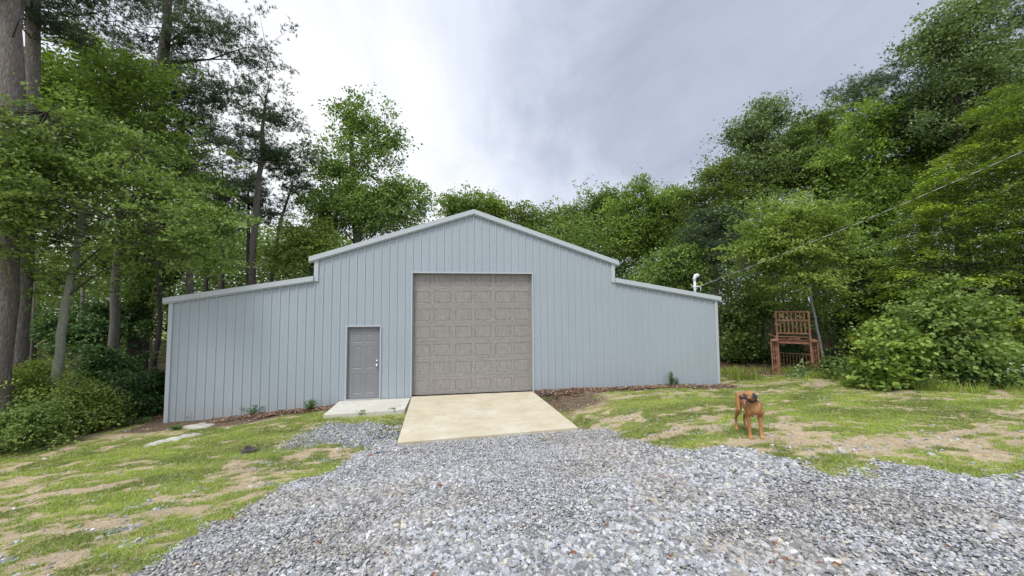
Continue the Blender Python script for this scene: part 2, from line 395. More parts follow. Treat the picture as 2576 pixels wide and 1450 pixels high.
SC.view_settings.view_transform = 'Standard'; SC.view_settings.look = 'None'; SC.view_settings.exposure = 0.50; SC.view_settings.gamma = 1.0

exec_parts = []
# ------------------------------------------------------------ ground cover masks (world space)
def gxy(u,v): p = G(u,v); return (float(p[0]),float(p[1]))
GRAV = [gxy(*p) for p in ((365,1449),(440,1392),(540,1330),(660,1262),(770,1205),(880,1150),(950,1112),(1005,1106),(1440,1080),(1500,1078),(1560,1097),(1700,1128),(1870,1140),(1960,1172),(2100,1204),(2180,1196),(2260,1174),(2400,1190),(2575,1206))]
GRAV = [(2.6,-9.3),(3.2,-8.0)]+GRAV+[(20,-9.6),(24,-13),(10,-17),(2,-14)]
PATCH = [gxy(*p) for p in ((690,1118),(760,1092),(850,1072),(950,1068),(992,1085),(985,1105),(930,1122),(860,1130),(820,1122),(760,1128))]
def sdist(poly,x,y):
    """signed distance, positive inside"""
    P = np.array(poly); Q = np.roll(P,-1,0); d = np.full(x.shape,1e9); ins = np.zeros(x.shape,bool)
    for a,b in zip(P,Q):
        e = b-a; t = np.clip(((x-a[0])*e[0]+(y-a[1])*e[1])/(e@e),0,1)
        d = np.minimum(d,np.hypot(x-a[0]-t*e[0],y-a[1]-t*e[1]))
        c = ((a[1]>y)!=(b[1]>y)); xi = a[0]+(y-a[1])/(b[1]-a[1]+1e-12)*e[0]; ins ^= c&(x<xi)
    return np.where(ins,d,-d)
# (u,v of centre, radius x, radius y, weight): + grassy, - bare earth
GB = [(800,1060,2.2,.5,.35),(560,1100,1.6,.5,.35),(330,1130,1.6,.6,.25),(100,1290,1.2,.35,.3),(430,1180,1.2,.4,.3),(300,1250,1.0,.3,.3),(130,1370,.5,.25,.35),(950,1160,.9,.25,.35),(860,1190,.7,.3,.35),(620,1290,.5,.25,.35),(400,1400,.45,.3,.35),
      (200,1190,1.2,.3,-.35),(120,1320,.9,.3,-.35),(560,1230,.9,.3,-.35),(730,1150,.5,.14,-.75),(520,1280,.7,.25,-.4),(350,1330,.5,.22,-.35),(200,1410,.4,.2,-.35),(60,1260,1.,.25,-.3),(640,1215,.6,.2,-.4),(250,1390,.5,.15,-.2),
      (1700,1010,3.2,.6,.4),(1600,1035,1.4,.4,.2),(1530,1062,.55,.32,-.9),(1650,1090,.5,.3,-.3),(1750,1110,1.4,.25,.45),(1950,1135,1.2,.22,.4),(2200,1165,1.2,.2,.4),(2450,1180,1.0,.2,.35),
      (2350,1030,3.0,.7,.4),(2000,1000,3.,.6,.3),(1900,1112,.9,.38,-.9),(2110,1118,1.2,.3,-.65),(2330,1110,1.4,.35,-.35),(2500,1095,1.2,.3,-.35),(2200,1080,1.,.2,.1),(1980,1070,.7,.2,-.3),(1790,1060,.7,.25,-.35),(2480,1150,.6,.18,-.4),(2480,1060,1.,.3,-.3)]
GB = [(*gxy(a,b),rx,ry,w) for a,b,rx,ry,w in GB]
FOR = [gxy(*p) for p in ((-300,1200),(0,1112),(120,1100),(240,1085),(330,1068),(412,1052))]
FOREST_L = FOR+[(-.15,1.5),(-.15,40),(-60,40),(-60,-14),(-12,-12)]
FOREST_R = [(16.7,3.0),(17.4,1.2),(19.0,.2),(20.5,-.9),(19.3,-2.3),(20.5,-3.6),(22.5,-4.2),(26,-5.4),(40,-9),(80,-10),(80,60),(16.7,60)]
def masks(x,y):
    q = fbm(x*.9+3,y*2.0,5,5); q2 = fbm(x*3.1,y*5,9,4); q3 = fbm(x*8,y*14,13,3)
    g = .63+(q-.5)*1.5+(q2-.5)*2.0+(q3-.5)*1.4
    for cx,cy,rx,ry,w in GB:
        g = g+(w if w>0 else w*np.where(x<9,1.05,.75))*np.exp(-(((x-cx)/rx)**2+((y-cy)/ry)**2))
    wob = (fbm(x*1.7,y*1.7,3,4)-.5)
    s1 = sstep(-.16,.16,sdist(GRAV,x,y)+wob*.7)
    s2 = sstep(-.5,.25,sdist(PATCH,x,y)+wob*1.0)*(.55+.5*q2)*1.1
    spk = sstep(.60,.78,fbm(x*2.2+9,y*4.4,21,4))*.75*sstep(2.6,.5,-sdist(GRAV,x,y))*sstep(0,1,-sdist(GRAV,x,y)*4+1)
    s = np.clip(np.maximum(s1,np.maximum(s2,spk*(x<9.5)+spk*.6*(x>=9.5))),0,1)
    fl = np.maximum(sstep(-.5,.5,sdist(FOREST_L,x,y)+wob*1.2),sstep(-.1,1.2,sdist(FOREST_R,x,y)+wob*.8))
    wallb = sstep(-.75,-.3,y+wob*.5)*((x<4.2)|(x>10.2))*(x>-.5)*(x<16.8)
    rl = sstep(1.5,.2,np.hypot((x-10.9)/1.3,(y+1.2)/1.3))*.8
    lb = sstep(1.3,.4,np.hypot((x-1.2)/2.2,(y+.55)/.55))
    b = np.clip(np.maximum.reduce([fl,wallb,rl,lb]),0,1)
    g = np.clip(g,0,1.2)*(1-b)*(1-.97*s1)
    g = g*(1-.6*s2)
    inside = ((x>0)&(x<16.5)&(y>0)&(y<12))
    return np.clip(g,0,1)*(~inside),s,b,s1

xs = np.concatenate([[-300,-150,-80,-50,-35],np.arange(-25,-6,.4),np.arange(-6,24,.07),np.arange(24,40,.4),[45,60,90,150,320]])
ys = np.concatenate([[-300,-120,-60,-35,-25,-18],np.arange(-14,-10,.25),np.arange(-10,1.0,.07),np.arange(1.0,4,.2),np.arange(4,42,1.0),[50,70,110,180,300]])
GX,GY = np.meshgrid(xs,ys)
gz = TZ(GX,GY)
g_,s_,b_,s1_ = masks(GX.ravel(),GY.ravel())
near = (np.abs(GX-9)<16)&(np.abs(GY+4)<10)
gz = gz+near*((fbm(GX*1.3,GY*1.3,31,4)-.5)*.07+(fbm(GX*6,GY*6,33,3)-.5)*.03)+.0*s1_.reshape(GX.shape)
# keep the soil under the concrete
ramp_in = sstep(-.25,.0,np.minimum(np.minimum(GX-6.2,10.5-GX),np.minimum(GY+3.7,.3-GY)))
pad_in = sstep(-.15,.05,np.minimum(np.minimum(GX-4.3,6.5-GX),np.minimum(GY+1.3,.3-GY)))
gz = gz-.12*np.maximum(ramp_in,pad_in*.6)
gz = np.where((GX>.1)&(GX<16.3)&(GY>.1)&(GY<11.9),np.minimum(gz,-.5),gz)
nx,ny = len(xs),len(ys)
ii = np.arange(ny-1)[:,None]*nx+np.arange(nx-1)[None,:]
Fg = np.stack([ii,ii+1,ii+nx+1,ii+nx],-1).reshape(-1,4)
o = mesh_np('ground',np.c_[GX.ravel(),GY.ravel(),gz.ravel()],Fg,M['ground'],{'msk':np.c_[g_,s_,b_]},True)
tag(o,kind='structure')

def visible(x,y,z,pad=60):
    d = np.stack([x,y,z],-1)-CAM; dep = d@Fv; dd = np.maximum(dep,.1)
    u = W/2+FOC*(d@Rv)/dd; v = H/2-FOC*(d@Uv)/dd
    return (dep>.5)&(u>-pad*3)&(u<W+pad*3)&(v>-pad)&(v<H+pad*2),dep
def in_slab(x,y):
    t = np.clip(-y/3.45,0,1); xl = 6.38+.14*t; xr = 10.06+.24*t
    return ((y>-3.47-.0)&(x>xl-.02)&(x<xr+.02))|((y>-1.28)&(x>4.35)&(x<6.5))|((y>-.02)&(x>0)&(x<16.46))

# ------------------------------------------------------------ crushed stone
def ico():
    t = (1+5**.5)/2
    V = np.array([(-1,t,0),(1,t,0),(-1,-t,0),(1,-t,0),(0,-1,t),(0,1,t),(0,-1,-t),(0,1,-t),(t,0,-1),(t,0,1),(-t,0,-1),(-t,0,1)],float)
    V /= np.linalg.norm(V[0])
    F = np.array([(0,11,5),(0,5,1),(0,1,7),(0,7,10),(0,10,11),(1,5,9),(5,11,4),(11,10,2),(10,7,6),(7,1,8),(3,9,4),(3,4,2),(3,2,6),(3,6,8),(3,8,9),(4,9,5),(2,4,11),(6,2,10),(8,6,7),(9,8,1)])
    return V,F
def rotmats(n,tilt=1.0):
    a = rng.random(n)*2*np.pi; ax = rng.normal(size=(n,3)); ax /= np.linalg.norm(ax,axis=1)[:,None]; th = rng.normal(size=n)*tilt
    K = np.zeros((n,3,3)); K[:,0,1] = -ax[:,2]; K[:,0,2] = ax[:,1]; K[:,1,0] = ax[:,2]; K[:,1,2] = -ax[:,0]; K[:,2,0] = -ax[:,1]; K[:,2,1] = ax[:,0]
    R = np.eye(3)+np.sin(th)[:,None,None]*K+(1-np.cos(th))[:,None,None]*(K@K)
    Z = np.zeros((n,3,3)); Z[:,0,0] = np.cos(a); Z[:,0,1] = -np.sin(a); Z[:,1,0] = np.sin(a); Z[:,1,1] = np.cos(a); Z[:,2,2] = 1
    return R@Z
def stones(name,x,y,r,lift,kind='stuff',cols=None):
    n = len(x); V0,F0 = ico()
    V = V0[None]*(1+(rng.random((n,12,1))-.5)*.55)+rng.normal(size=(n,12,3))*.13
    V = V*np.stack([r*(1+.5*rng.random(n)),r*(.75+.3*rng.random(n)),r*(.38+.35*rng.random(n))],-1)[:,None,:]
    V = np.einsum('nij,nkj->nki',rotmats(n,.45),V)
    z = TZ(x,y)+((fbm(x*1.3,y*1.3,31,4)-.5)*.07+(fbm(x*6,y*6,33,3)-.5)*.03)
    V = V+np.stack([x,y,z+lift],-1)[:,None,:]
    F = (F0[None]+12*np.arange(n)[:,None,None]).reshape(-1,3)
    if cols is None:
        k = rng.random(n); pz = fbm(x*.7+3,y*1.0,99,4); val = (.155+.34*rng.random(n)**1.05)*(1-.12*sstep(.5,.68,pz))
        base = np.stack([val*.985,val,val*1.04],-1)
        warm = k>.86; base[warm] = base[warm]*np.array([1.12,1.03,.86])
        dz = sstep(.5,.66,pz)[:,None]*.4; base = base*(1-dz)+base*np.array([1.10,1.0,.86])*dz; wh = k<.03; base[wh] = base[wh]*1.25+.05
        br = (k>.80)&(k<.805); base[br] = (.20,.09,.05)
        cols = base
    c = np.repeat(cols,12,0)*(1+.16*(rng.random((n*12,1))-.5))
    return tag(mesh_np(name,V.reshape(-1,3),F,M['stone'],{'col':c}),kind=kind)
def scatter(n,x0,x1,y0,y1): return x0+(x1-x0)*rng.random(n),y0+(y1-y0)*rng.random(n)
X,Y = scatter(420000,2,22,-10.2,-3)
vis,dep = visible(X,Y,TZ(X,Y)); X,Y,dep = X[vis],Y[vis],dep[vis]
_,_,_,s1 = masks(X,Y); patchy = fbm(X*.8,Y*1.2,77,4)
keep = (rng.random(len(X))<s1**1.5*np.clip(1.35-dep*.035,.5,1))&~in_slab(X,Y)
X,Y,dep,patchy = X[keep],Y[keep],dep[keep],patchy[keep]
fine = sstep(.56,.44,patchy)
R_ = (.0095+.0195*rng.random(len(X))**1.8)*(1-.35*fine)+.012*(rng.random(len(X))<.05*(1-fine))
o = stones('gravel_driveway',X,Y,R_,R_*.25+rng.random(len(X))*.012)
n_grav = len(X)
X,Y = scatter(260000,-2,20,-9.5,-.4); vis,dep = visible(X,Y,TZ(X,Y)); X,Y = X[vis],Y[vis]
g,s,b,s1 = masks(X,Y)
keep = (rng.random(len(X))<(s*(1-s1)*.55+.014))&~in_slab(X,Y); X,Y = X[keep],Y[keep]
R_ = .009+.016*rng.random(len(X))**1.8
stones('scattered_gravel',X,Y,R_,R_*.2)
print('gravel',n_grav,len(X))
# larger loose stones at the edge of the drive: individual things
edge_stones = [(2120,1140,.075,'whitish loose stone where grass meets gravel, right of the dog'),(2345,1148,.06,'pale loose stone in the grass far right of the dog'),
 (1870,1135,.05,'small pale stone at the gravel edge below the dog'),(250,1357,.05,'small pale stone alone on the left lawn'),(676,1287,.06,'white stone at the left edge of the grass by the wall rock outcrop'),
 (640,1205,.05,'flat grey stone lying on bare earth of the left lawn'),(1915,1094,.0,'')]
edge_stones[4] = (572,1080,.055,'white stone in the brown litter right of the rock outcrop')
for u,v,r,lab in edge_stones:
    if r <= 0: continue
    p = G(u,v); V0,F0 = ico()
    V = V0*(1+(rng.random((12,1))-.5)*.4)*np.array([r,r*.8,r*.6]); base = p-np.array([0,0,.01])
    o = mesh_np('loose_stone',V+base+np.array([0,0,r*.3]),F0,M['boulder'],loc=base)
    tag(o,lab,'stone','loose stones around the drive')
# exposed limestone
def slab(cx,cy,rx,ry,ang,h,seed,parent,base):
    n = 26; m = 9; V = []; F = []
    for i in range(m+1):
        rr = i/m
        for j in range(n):
            ph = 2*math.pi*j/n
            k = .62+.75*float(vnoise(np.array([math.cos(ph)*2.2+seed]),np.array([math.sin(ph)*2.2+seed]),4)[0])
            lx = rr*k*rx*math.cos(ph); ly = rr*k*ry*math.sin(ph)
            x = cx+lx*math.cos(ang)-ly*math.sin(ang); y = cy+lx*math.sin(ang)+ly*math.cos(ang)
            z = tz(x,y)+h*(1-rr**3)+(float(fbm(np.array([x*3]),np.array([y*6]),seed)[0])-.5)*.17*(1-rr**2)-.015
            V.append((x,y,z-.03*(i==m)))
    for i in range(m):
        for j in range(n): F.append((i*n+j,(i+1)*n+j,(i+1)*n+(j+1)%n,i*n+(j+1)%n))
    mesh_np('rock_slab',np.array(V)-np.array(base),F,M['boulder'],parent=parent)
pb = G(450,1092); ro = empty('rock_outcrop',pb,'pale flat limestone outcrop in the brown soil at the barn wall left corner','rock')
for (u,v,rx,ry,an,h) in ((495,1072,.36,.30,.7,.05),(462,1100,.34,.15,.5,.04),(410,1112,.26,.12,.3,.035),(440,1080,.13,.10,.4,.04),(385,1120,.14,.08,.3,.03),(530,1086,.16,.07,.4,.03)):
    p = G(u,v); slab(p[0],p[1],rx,ry,an,h,int(u)%13,ro,pb)

# ------------------------------------------------------------ grass blades
def blades(name,X,Y,hmin,hmax,w,mat,lean=.5,nper=3,zoff=-.005):
    n = len(X)*nper; X = np.repeat(X,nper)+rng.normal(size=n)*.012; Y = np.repeat(Y,nper)+rng.normal(size=n)*.012
    Z = TZ(X,Y)+((fbm(X*1.3,Y*1.3,31,4)-.5)*.07+(fbm(X*6,Y*6,33,3)-.5)*.03)+zoff
    a = rng.random(n)*2*np.pi; h = hmin+(hmax-hmin)*rng.random(n)**1.5; ln = h*lean*(.4+1.6*rng.random(n)); b2 = a+np.pi/2+rng.normal(size=n)*.6
    B = np.stack([X,Y,Z],-1); S = np.stack([np.cos(a)*w,np.sin(a)*w,0*a],-1)*(.6+.8*rng.random(n))[:,None]
    T = B+np.stack([np.cos(b2)*ln,np.sin(b2)*ln,h],-1)
    V = np.stack([B-S,B+S,T],1).reshape(-1,3); F = np.arange(n*3).reshape(-1,3)
    vv = np.clip(.5+.9*(fbm(X*1.1,Y*2.0,51,4)-.5)*2+rng.normal(size=n)*.16,0,1)
    vv = np.where(rng.random(n)<.11,.02,np.maximum(vv,.13)); return mesh_np(name,V,F,mat,{'v':np.repeat(vv,3)})
X,Y = scatter(1100000,-6,24,-9.8,1.2); vis,dep = visible(X,Y,TZ(X,Y)); X,Y,dep = X[vis],Y[vis],dep[vis]
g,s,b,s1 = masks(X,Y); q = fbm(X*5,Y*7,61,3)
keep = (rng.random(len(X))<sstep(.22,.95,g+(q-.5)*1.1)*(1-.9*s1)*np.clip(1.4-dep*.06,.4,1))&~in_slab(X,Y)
X,Y = X[keep],Y[keep]; print('grass tufts',len(X))
tag(blades('grass',X,Y,.012,.05,.0045,M['grass'],1.0,2),kind='stuff')
# taller rough grass at the edge of the right-hand woods
X,Y = scatter(60000,16.6,27,-5.5,2.2); d = sdist(FOREST_R,X,Y); q = fbm(X*1.5,Y*1.5,71,3)
keep = (d>-.55)&(d<1.6)&(rng.random(len(X))<sstep(.35,.6,q)*.9); X,Y = X[keep],Y[keep]
tag(blades('rough_grass',X,Y,.08,.32,.007,M['grass'],.45,2),kind='stuff')

# ------------------------------------------------------------ leaf litter
def litter(name,X,Y,size,lift=.02,pal=((.17,.10,.068),(.26,.165,.11),(.11,.065,.045),(.34,.25,.18))):
    n = len(X); Z = TZ(X,Y)+((fbm(X*1.3,Y*1.3,31,4)-.5)*.07+(fbm(X*6,Y*6,33,3)-.5)*.03)+rng.random(n)*lift+.004
    a = rng.random(n)*2*np.pi; R = rotmats(n,.35); L = size*(.6+.8*rng.random(n))
    q = np.array([(-1,0,0),(0,-.5,.18),(1,0,.0),(0,.5,.18)])[None]*L[:,None,None]/2
    V = np.einsum('nij,nkj->nki',R,q)+np.stack([X,Y,Z],-1)[:,None,:]
    c = np.array(pal)[rng.integers(0,len(pal),n)]*(.7+.6*rng.random((n,1)))
    return tag(mesh_np(name,V.reshape(-1,3),np.arange(n*4).reshape(-1,4),M['litter'],{'col':np.repeat(c,4,0)}),kind='stuff')
X,Y = scatter(15000,10.1,16.7,-.95,-.02); q = fbm(X*1.2,Y*2,81,3)
k = rng.random(len(X))<sstep(-.8,-.12,Y+(q-.5)*.9)*np.where(X<13.9,1,.35)*np.where((X>10.9),1,.5); X,Y = X[k],Y[k]
litter('dry_leaf_litter',X,Y,.075,.07)
X,Y = scatter(9000,.9,4.35,-.75,-.02); q = fbm(X*1.5,Y*2,83,3)
k = rng.random(len(X))<sstep(-.6,-.1,Y+(q-.5)*.7)*sstep(.8,3.4,X); X,Y = X[k],Y[k]
litter('dry_leaf_litter',X,Y,.07,.05)
X,Y = scatter(60000,-9,.2,-4,7); d = sdist(FOREST_L,X,Y); k = (d>-.25)&(rng.random(len(X))<sstep(-.2,.4,d)); X,Y = X[k],Y[k]
litter('forest_leaf_litter',X,Y,.08,.03)
X,Y = scatter(50000,16.8,30,-7,8); d = sdist(FOREST_R,X,Y); k = (d>.1)&(rng.random(len(X))<.6); X,Y = X[k],Y[k]
litter('forest_leaf_litter',X,Y,.09,.03)

# ------------------------------------------------------------ concrete
def slab_mesh(name,top,thick,mat,nseg=14):
    """top: four corners (back-left, back-right, front-right, front-left)"""
    mb = MB(); a,b,c,d = [np.array(p,float) for p in top]; t = np.array([0,0,thick])
    bev = .012
    V = [a,b,c,d,a-t,b-t,c-t,d-t]
    mb.add(V,[(3,2,1,0),(4,5,6,7),(0,1,5,4),(1,2,6,5),(2,3,7,6),(3,0,4,7)])
    o = mb.build(name,mat)
    bm = o.modifiers.new('bevel','BEVEL'); bm.width = .012; bm.segments = 2
    return tag(o,kind='structure')
slab_mesh('driveway_ramp',[(6.40,.04,-.004),(10.06,.04,-.004),(10.30,-3.52,.02),(6.53,-3.40,-.11)],.25,M['concrete'])
slab_mesh('entry_pavement',[(4.40,-.035,-.03),(6.37,-.035,-.03),(6.36,-1.10,-.07),(4.36,-1.18,-.09)],.25,M['concrete2'])

# ------------------------------------------------------------ barn
WID, X1, X2, RID = 16.46, 3.66, 12.80, 8.23
LO, INN, HI, PK, DEP = 2.86, 3.46, 4.06, 5.56, 12.2
def ztop(x,side=0):
    if x < X1 or (x == X1 and side < 0): return LO+(INN-LO)*x/X1
    if x > X2 or (x == X2 and side > 0): return LO+(INN-LO)*(WID-x)/(WID-X2)
    return HI+(PK-HI)*(1-abs(x-RID)/(RID-X1))
barn = empty('metal_barn',(RID,0,0),'blue-grey ribbed steel barn with raised centre bay, low side bays and a wide door','barn')
BL = np.array([RID,0,0])
def part(mb,name,mat,parent=barn,smooth=False,off=None):
    V = np.concatenate(mb.v)-(BL if off is None else off); return mesh_np(name,V,mb.f,mat,None,smooth,parent)
GD = (6.40,10.06,3.66); ED = (4.575,5.495,2.075)
pit = WID/72
def ribprof():
    """(x, y offset) breakpoints of the ribbed panel"""
    P = []
    for i in range(73):
        c = i*pit
        for dx,y in ((-.034,0),(-.018,-.023),(.018,-.023),(.034,0)):
            x = c+dx
            if 0 <= x <= WID: P.append((x,y))
        for dx,y in ((pit*.36,0),(pit*.38,-.0035),(pit*.44,-.0035),(pit*.46,0),(pit*.54,0),(pit*.56,-.0035),(pit*.62,-.0035),(pit*.64,0)):
            x = c+dx
            if 0 <= x <= WID: P.append((x,y))
    return P
prof = ribprof(); px_ = np.array([p[0] for p in prof]); py_ = np.array([p[1] for p in prof])
yo = lambda x: float(np.interp(x,px_,py_))
brk = sorted(set([0.,X1,RID,X2,WID,GD[0],GD[1],ED[0],ED[1]]+[p[0] for p in prof]))
mb = MB()
for a,b in zip(brk[:-1],brk[1:]):
    if b-a < 1e-6: continue
    mid = (a+b)/2; segs = [(-.75,None)]
    if GD[0] <= mid <= GD[1]: segs = [(GD[2],None)]
    elif ED[0] <= mid <= ED[1]: segs = [(ED[2],None)]
    for z0,_ in segs:
        za,zb = ztop(a,1),ztop(b,-1)
        mb.add([(a,yo(a),z0),(b,yo(b),z0),(b,yo(b),zb),(a,yo(a),za)],[(0,1,2,3)])
# screws in rows
for i in range(73):
    for off in (-.055,):
        x = i*pit+off
        if x < .1 or x > WID-.1: continue
        for z in np.arange(-.2,5.4,.61):
            if z > ztop(x)-.15: continue
            if GD[0]-.12 < x < GD[1]+.12 and z < GD[2]+.12: continue
            if ED[0]-.1 < x < ED[1]+.1 and z < ED[2]+.1: continue
            mb.ball((x,-.004,z),(.013,.010,.013),6,4)
wall = part(mb,'front_wall',M['siding'])
# side, back walls
mb = MB()
def side_wall(mb,x,s,z1):
    ysb = np.arange(0,DEP+.01,pit/2)
    for k,(a,b) in enumerate(zip(ysb[:-1],ysb[1:])):
        w = .03
        mb.add([(x+s*.02*(k%2==0)*.0,a,-.75),(x,b,-.75),(x,b,z1),(x,a,z1)],[(0,1,2,3)])
        mb.bar((x+s*.01,a,-.75),(x+s*.01,a,z1),.03,.02)
side_wall(mb,0,-1,LO); part(mb,'side_wall',M['siding'])
mb = MB(); side_wall(mb,WID,1,LO); part(mb,'side_wall',M['siding'])
mb = MB()
pts = [(0,-.75),(WID,-.75),(WID,LO),(X2,INN),(X2,HI),(RID,PK),(X1,HI),(X1,INN),(0,LO)]
mb.prism(pts,DEP-.03,DEP); part(mb,'back_wall',M['siding'])
# roofs: thin slabs just above the wall, with standing ribs
def roof(xa,za,xb,zb,name='roof'):
    mb = MB(); t = .05
    mb.prism([(xa,za),(xb,zb),(xb,zb+t),(xa,za+t)],-.045,DEP+.15)
    n = int((DEP)/.2286)
    for i in range(1,n):
        y = i*.2286; mb.add([(xa,y-.02,za+t),(xa,y+.02,za+t),(xb,y+.02,zb+t),(xb,y-.02,zb+t),(xa,y-.01,za+t+.02),(xa,y+.01,za+t+.02),(xb,y+.01,zb+t+.02),(xb,y-.01,zb+t+.02)],[(0,3,7,4),(4,7,6,5),(1,5,6,2),(0,4,5,1),(3,2,6,7)])
    part(mb,name,M['roofm'])
sl = (INN-LO)/X1; su = (PK-HI)/(RID-X1)
roof(-.12,LO-.12*sl,X1-.01,INN); roof(X2+.01,INN,WID+.12,LO-.12*sl)
roof(X1-.14,HI-.14*su,RID-.003,PK); roof(RID+.003,PK,X2+.14,HI-.14*su)
# rake trim: face board plus lower lip
def rake(xa,za,xb,zb,ea=0,eb=0):
    mb = MB()
    mb.prism([(xa,za-.055),(xb,zb-.055),(xb,zb+.085),(xa,za+.085)],-.095,-.048)
    mb.prism([(xa,za-.09),(xb,zb-.09),(xb,zb-.058),(xa,za-.058)],-.062,-.026)
    part(mb,'rake_trim',M['trim'])
rake(-.13,LO-.13*sl,X1-.012,INN); rake(X2+.012,INN,WID+.13,LO-.13*sl)
rake(X1-.145,HI-.145*su,RID-.0015,PK); rake(RID+.0015,PK,X2+.145,HI-.145*su)
# corner and step trims
for x0,x1,z0,z1 in ((-.012,.085,-.75,LO-.075),(WID-.085,WID+.012,-.75,LO-.075)):
    mb = MB(); mb.box(x0,x1,-.040,.02,z0,z1); part(mb,'corner_trim',M['trim'])
for x0,x1 in ((X1-.012,X1+.10),(X2-.10,X2+.012)):
    mb = MB(); mb.box(x0,x1,-.040,.02,INN-.035,HI-.06); part(mb,'corner_trim',M['trim'])
    mb = MB(); mb.box(x0+.001,x1+.012,-.050,-.041,INN-.06,INN-.034); part(mb,'step_flashing',M['trim'])
    mb = MB(); mb.box(min(x0,x1) if x0<RID else x1-.02,(x0+.02) if x0<RID else x1,.02,DEP-.04,INN+.05,HI-.05); part(mb,'clerestory_wall',M['siding'])
# base flashing
# door trims
def opening(x0,x1,z1,z0,name,w=.032,dep=.12,mt=M['trim']):
    for a,b in ((x0-w,x0),(x1,x1+w)):
        mb = MB(); mb.box(a,b,-.040,-.0,z0,z1+w); 
        ix = b if a < x0 else a
        mb.box(min(ix,ix+(.004 if a<x0 else -.004)),max(ix,ix+(.004 if a<x0 else -.004)),-.034,dep,z0,z1)
        part(mb,name,mt)
    mb = MB(); mb.box(x0+.0,x1-.0,-.042,-.0,z1,z1+w); mb.box(x0+.005,x1-.005,-.0345,dep,z1-.004,z1-.0005); part(mb,'header_trim',mt)
opening(GD[0],GD[1],GD[2],-.004,'jamb_trim')
opening(ED[0],ED[1],ED[2],-.03,'jamb_trim')
# overhead door: seven sections of six panels
gd = bpy.data.objects.new('garage_door',None); COL.objects.link(gd); gd.parent = barn; gd['label'] = 'grey wood-grain sectional door of raised panels'
gx0,gx1 = GD[0]+.006,GD[1]-.006
sh = .535; ztopd = GD[2]+.075; yd = .11
colsx = [(.03,.515),(.62,1.12),(1.27,1.77),(1.87,2.37),(2.505,3.005),(3.085,3.585)]
for i in range(7):
    z0 = max(.012,ztopd-(i+1)*sh+.0006); z1 = ztopd-i*sh-.0006
    mb = MB(); mats = []; 
    def add(x0,x1,za,zb,y0,y1,mi):
        mb.box(x0,x1,y0,y1,za,zb); mats.extend([mi]*6)
    pz0,pz1 = z0+.085,z1-.085
    if i == 6: pz0 = z0+.10
    # rails and stiles
    add(gx0,gx1,z0,pz0,yd,yd+.04,1); add(gx0,gx1,pz1,z1,yd,yd+.04,1)
    prev = gx0
    for (a,b) in colsx:
        add(prev,gx0+a,pz0,pz1,yd,yd+.04,0); prev = gx0+b
    add(prev,gx1,pz0,pz1,yd,yd+.04,0)
    for (a,b) in colsx:
        a += gx0; b += gx0
        # recessed channel with sloped raised field
        o_ = [(a,pz0),(b,pz0),(b,pz1),(a,pz1)]; e1,e2 = .012,.022
        rings = [(0,yd),(e1,yd+.012),(e2,yd+.001)]
        V = [(x+(e if x==a else -e),y,z+(e if z==pz0 else -e)) for e,y in rings for x,z in o_]
        F = [(r*4+j,r*4+(j+1)%4,r*4+4+(j+1)%4,r*4+4+j) for r in range(2) for j in range(4)]+[(8,9,10,11)]
        mb.add(V,F); mats.extend([0]*9)
    V = np.concatenate(mb.v)-BL
    o = mesh_np('door_section',V,mb.f,None,None,False,gd,[M['wood_v'],M['wood_h']],mats)
mb = MB(); mb.box(gx0,gx1,yd+.005,yd+.035,-.003,.011); part(mb,'bottom_seal',M['darkgap'],gd)
mb = MB(); mb.box(gx0,gx1,yd+.05,yd+.06,0,GD[2]+.1); part(mb,'door_backing',M['darkgap'],gd)
# entry door
mb = MB(); ex0,ex1,ez = ED; ye = .05
mb.box(ex0+.006,ex0+.028,.0,.10,-.02,ez-.008); mb.box(ex1-.028,ex1-.006,.0,.10,-.02,ez-.008); mb.box(ex0+.028,ex1-.028,.0,.10,ez-.036,ez-.008)
part(mb,'door_frame',M['doorpaint'])
mb = MB(); mb.box(ex0+.006,ex1-.006,-.045,.08,-.028,.006); part(mb,'threshold',M['alu'])
ed = bpy.data.objects.new('entry_door',None); COL.objects.link(ed); ed.parent = barn; ed['label'] = 'slate grey six-panel entry door'
dx0,dx1,dz0,dz1 = ex0+.031,ex1-.031,.012,ez-.039; dw = dx1-dx0
mb = MB(); cs = [(.16*dw,.43*dw),(.57*dw,.84*dw)]; rz = [(.14,.70),(.86,1.50),(1.61,1.86)]
def P(x0,x1,z0,z1): mb.box(x0,x1,ye,ye+.04,z0,z1)
for a,b in ((0,cs[0][0]),(cs[0][1],cs[1][0]),(cs[1][1],dw)): P(dx0+a,dx0+b,dz0,dz1)
for a,b in cs:
    zz = [dz0]+[z for r in rz for z in r]+[dz1]
    for k in range(0,len(zz),2): P(dx0+a,dx0+b,zz[k],zz[k+1])
    for z0,z1 in rz:
        A,B = dx0+a,dx0+b; rings = [(0,ye),(.012,ye+.009),(.020,ye+.009),(.045,ye+.002)]
        V = [(x+(e if x==A else -e),y,z+(e if z==z0 else -e)) for e,y in rings for x,z in ((A,z0),(B,z0),(B,z1),(A,z1))]
        F = [(r*4+j,r*4+(j+1)%4,r*4+4+(j+1)%4,r*4+4+j) for r in range(3) for j in range(4)]+[(12,13,14,15)]
        mb.add(V,F)
part(mb,'door_leaf',M['doorpaint'],ed)
hx = dx1-.065
mb = MB(); mb.ball((hx,ye-.004,.93),(.034,.012,.034),14,8); mb.tube([(hx,ye,.93),(hx,ye-.04,.93)],.012,10); mb.ball((hx,ye-.055,.93),(.028,.024,.028),14,8); part(mb,'knob',M['steel'],ed,True)
mb = MB(); mb.ball((hx,ye-.004,1.07),(.030,.014,.030),14,8); mb.tube([(hx,ye,1.07),(hx,ye-.022,1.07)],.017,12); part(mb,'deadbolt',M['steel'],ed,True)
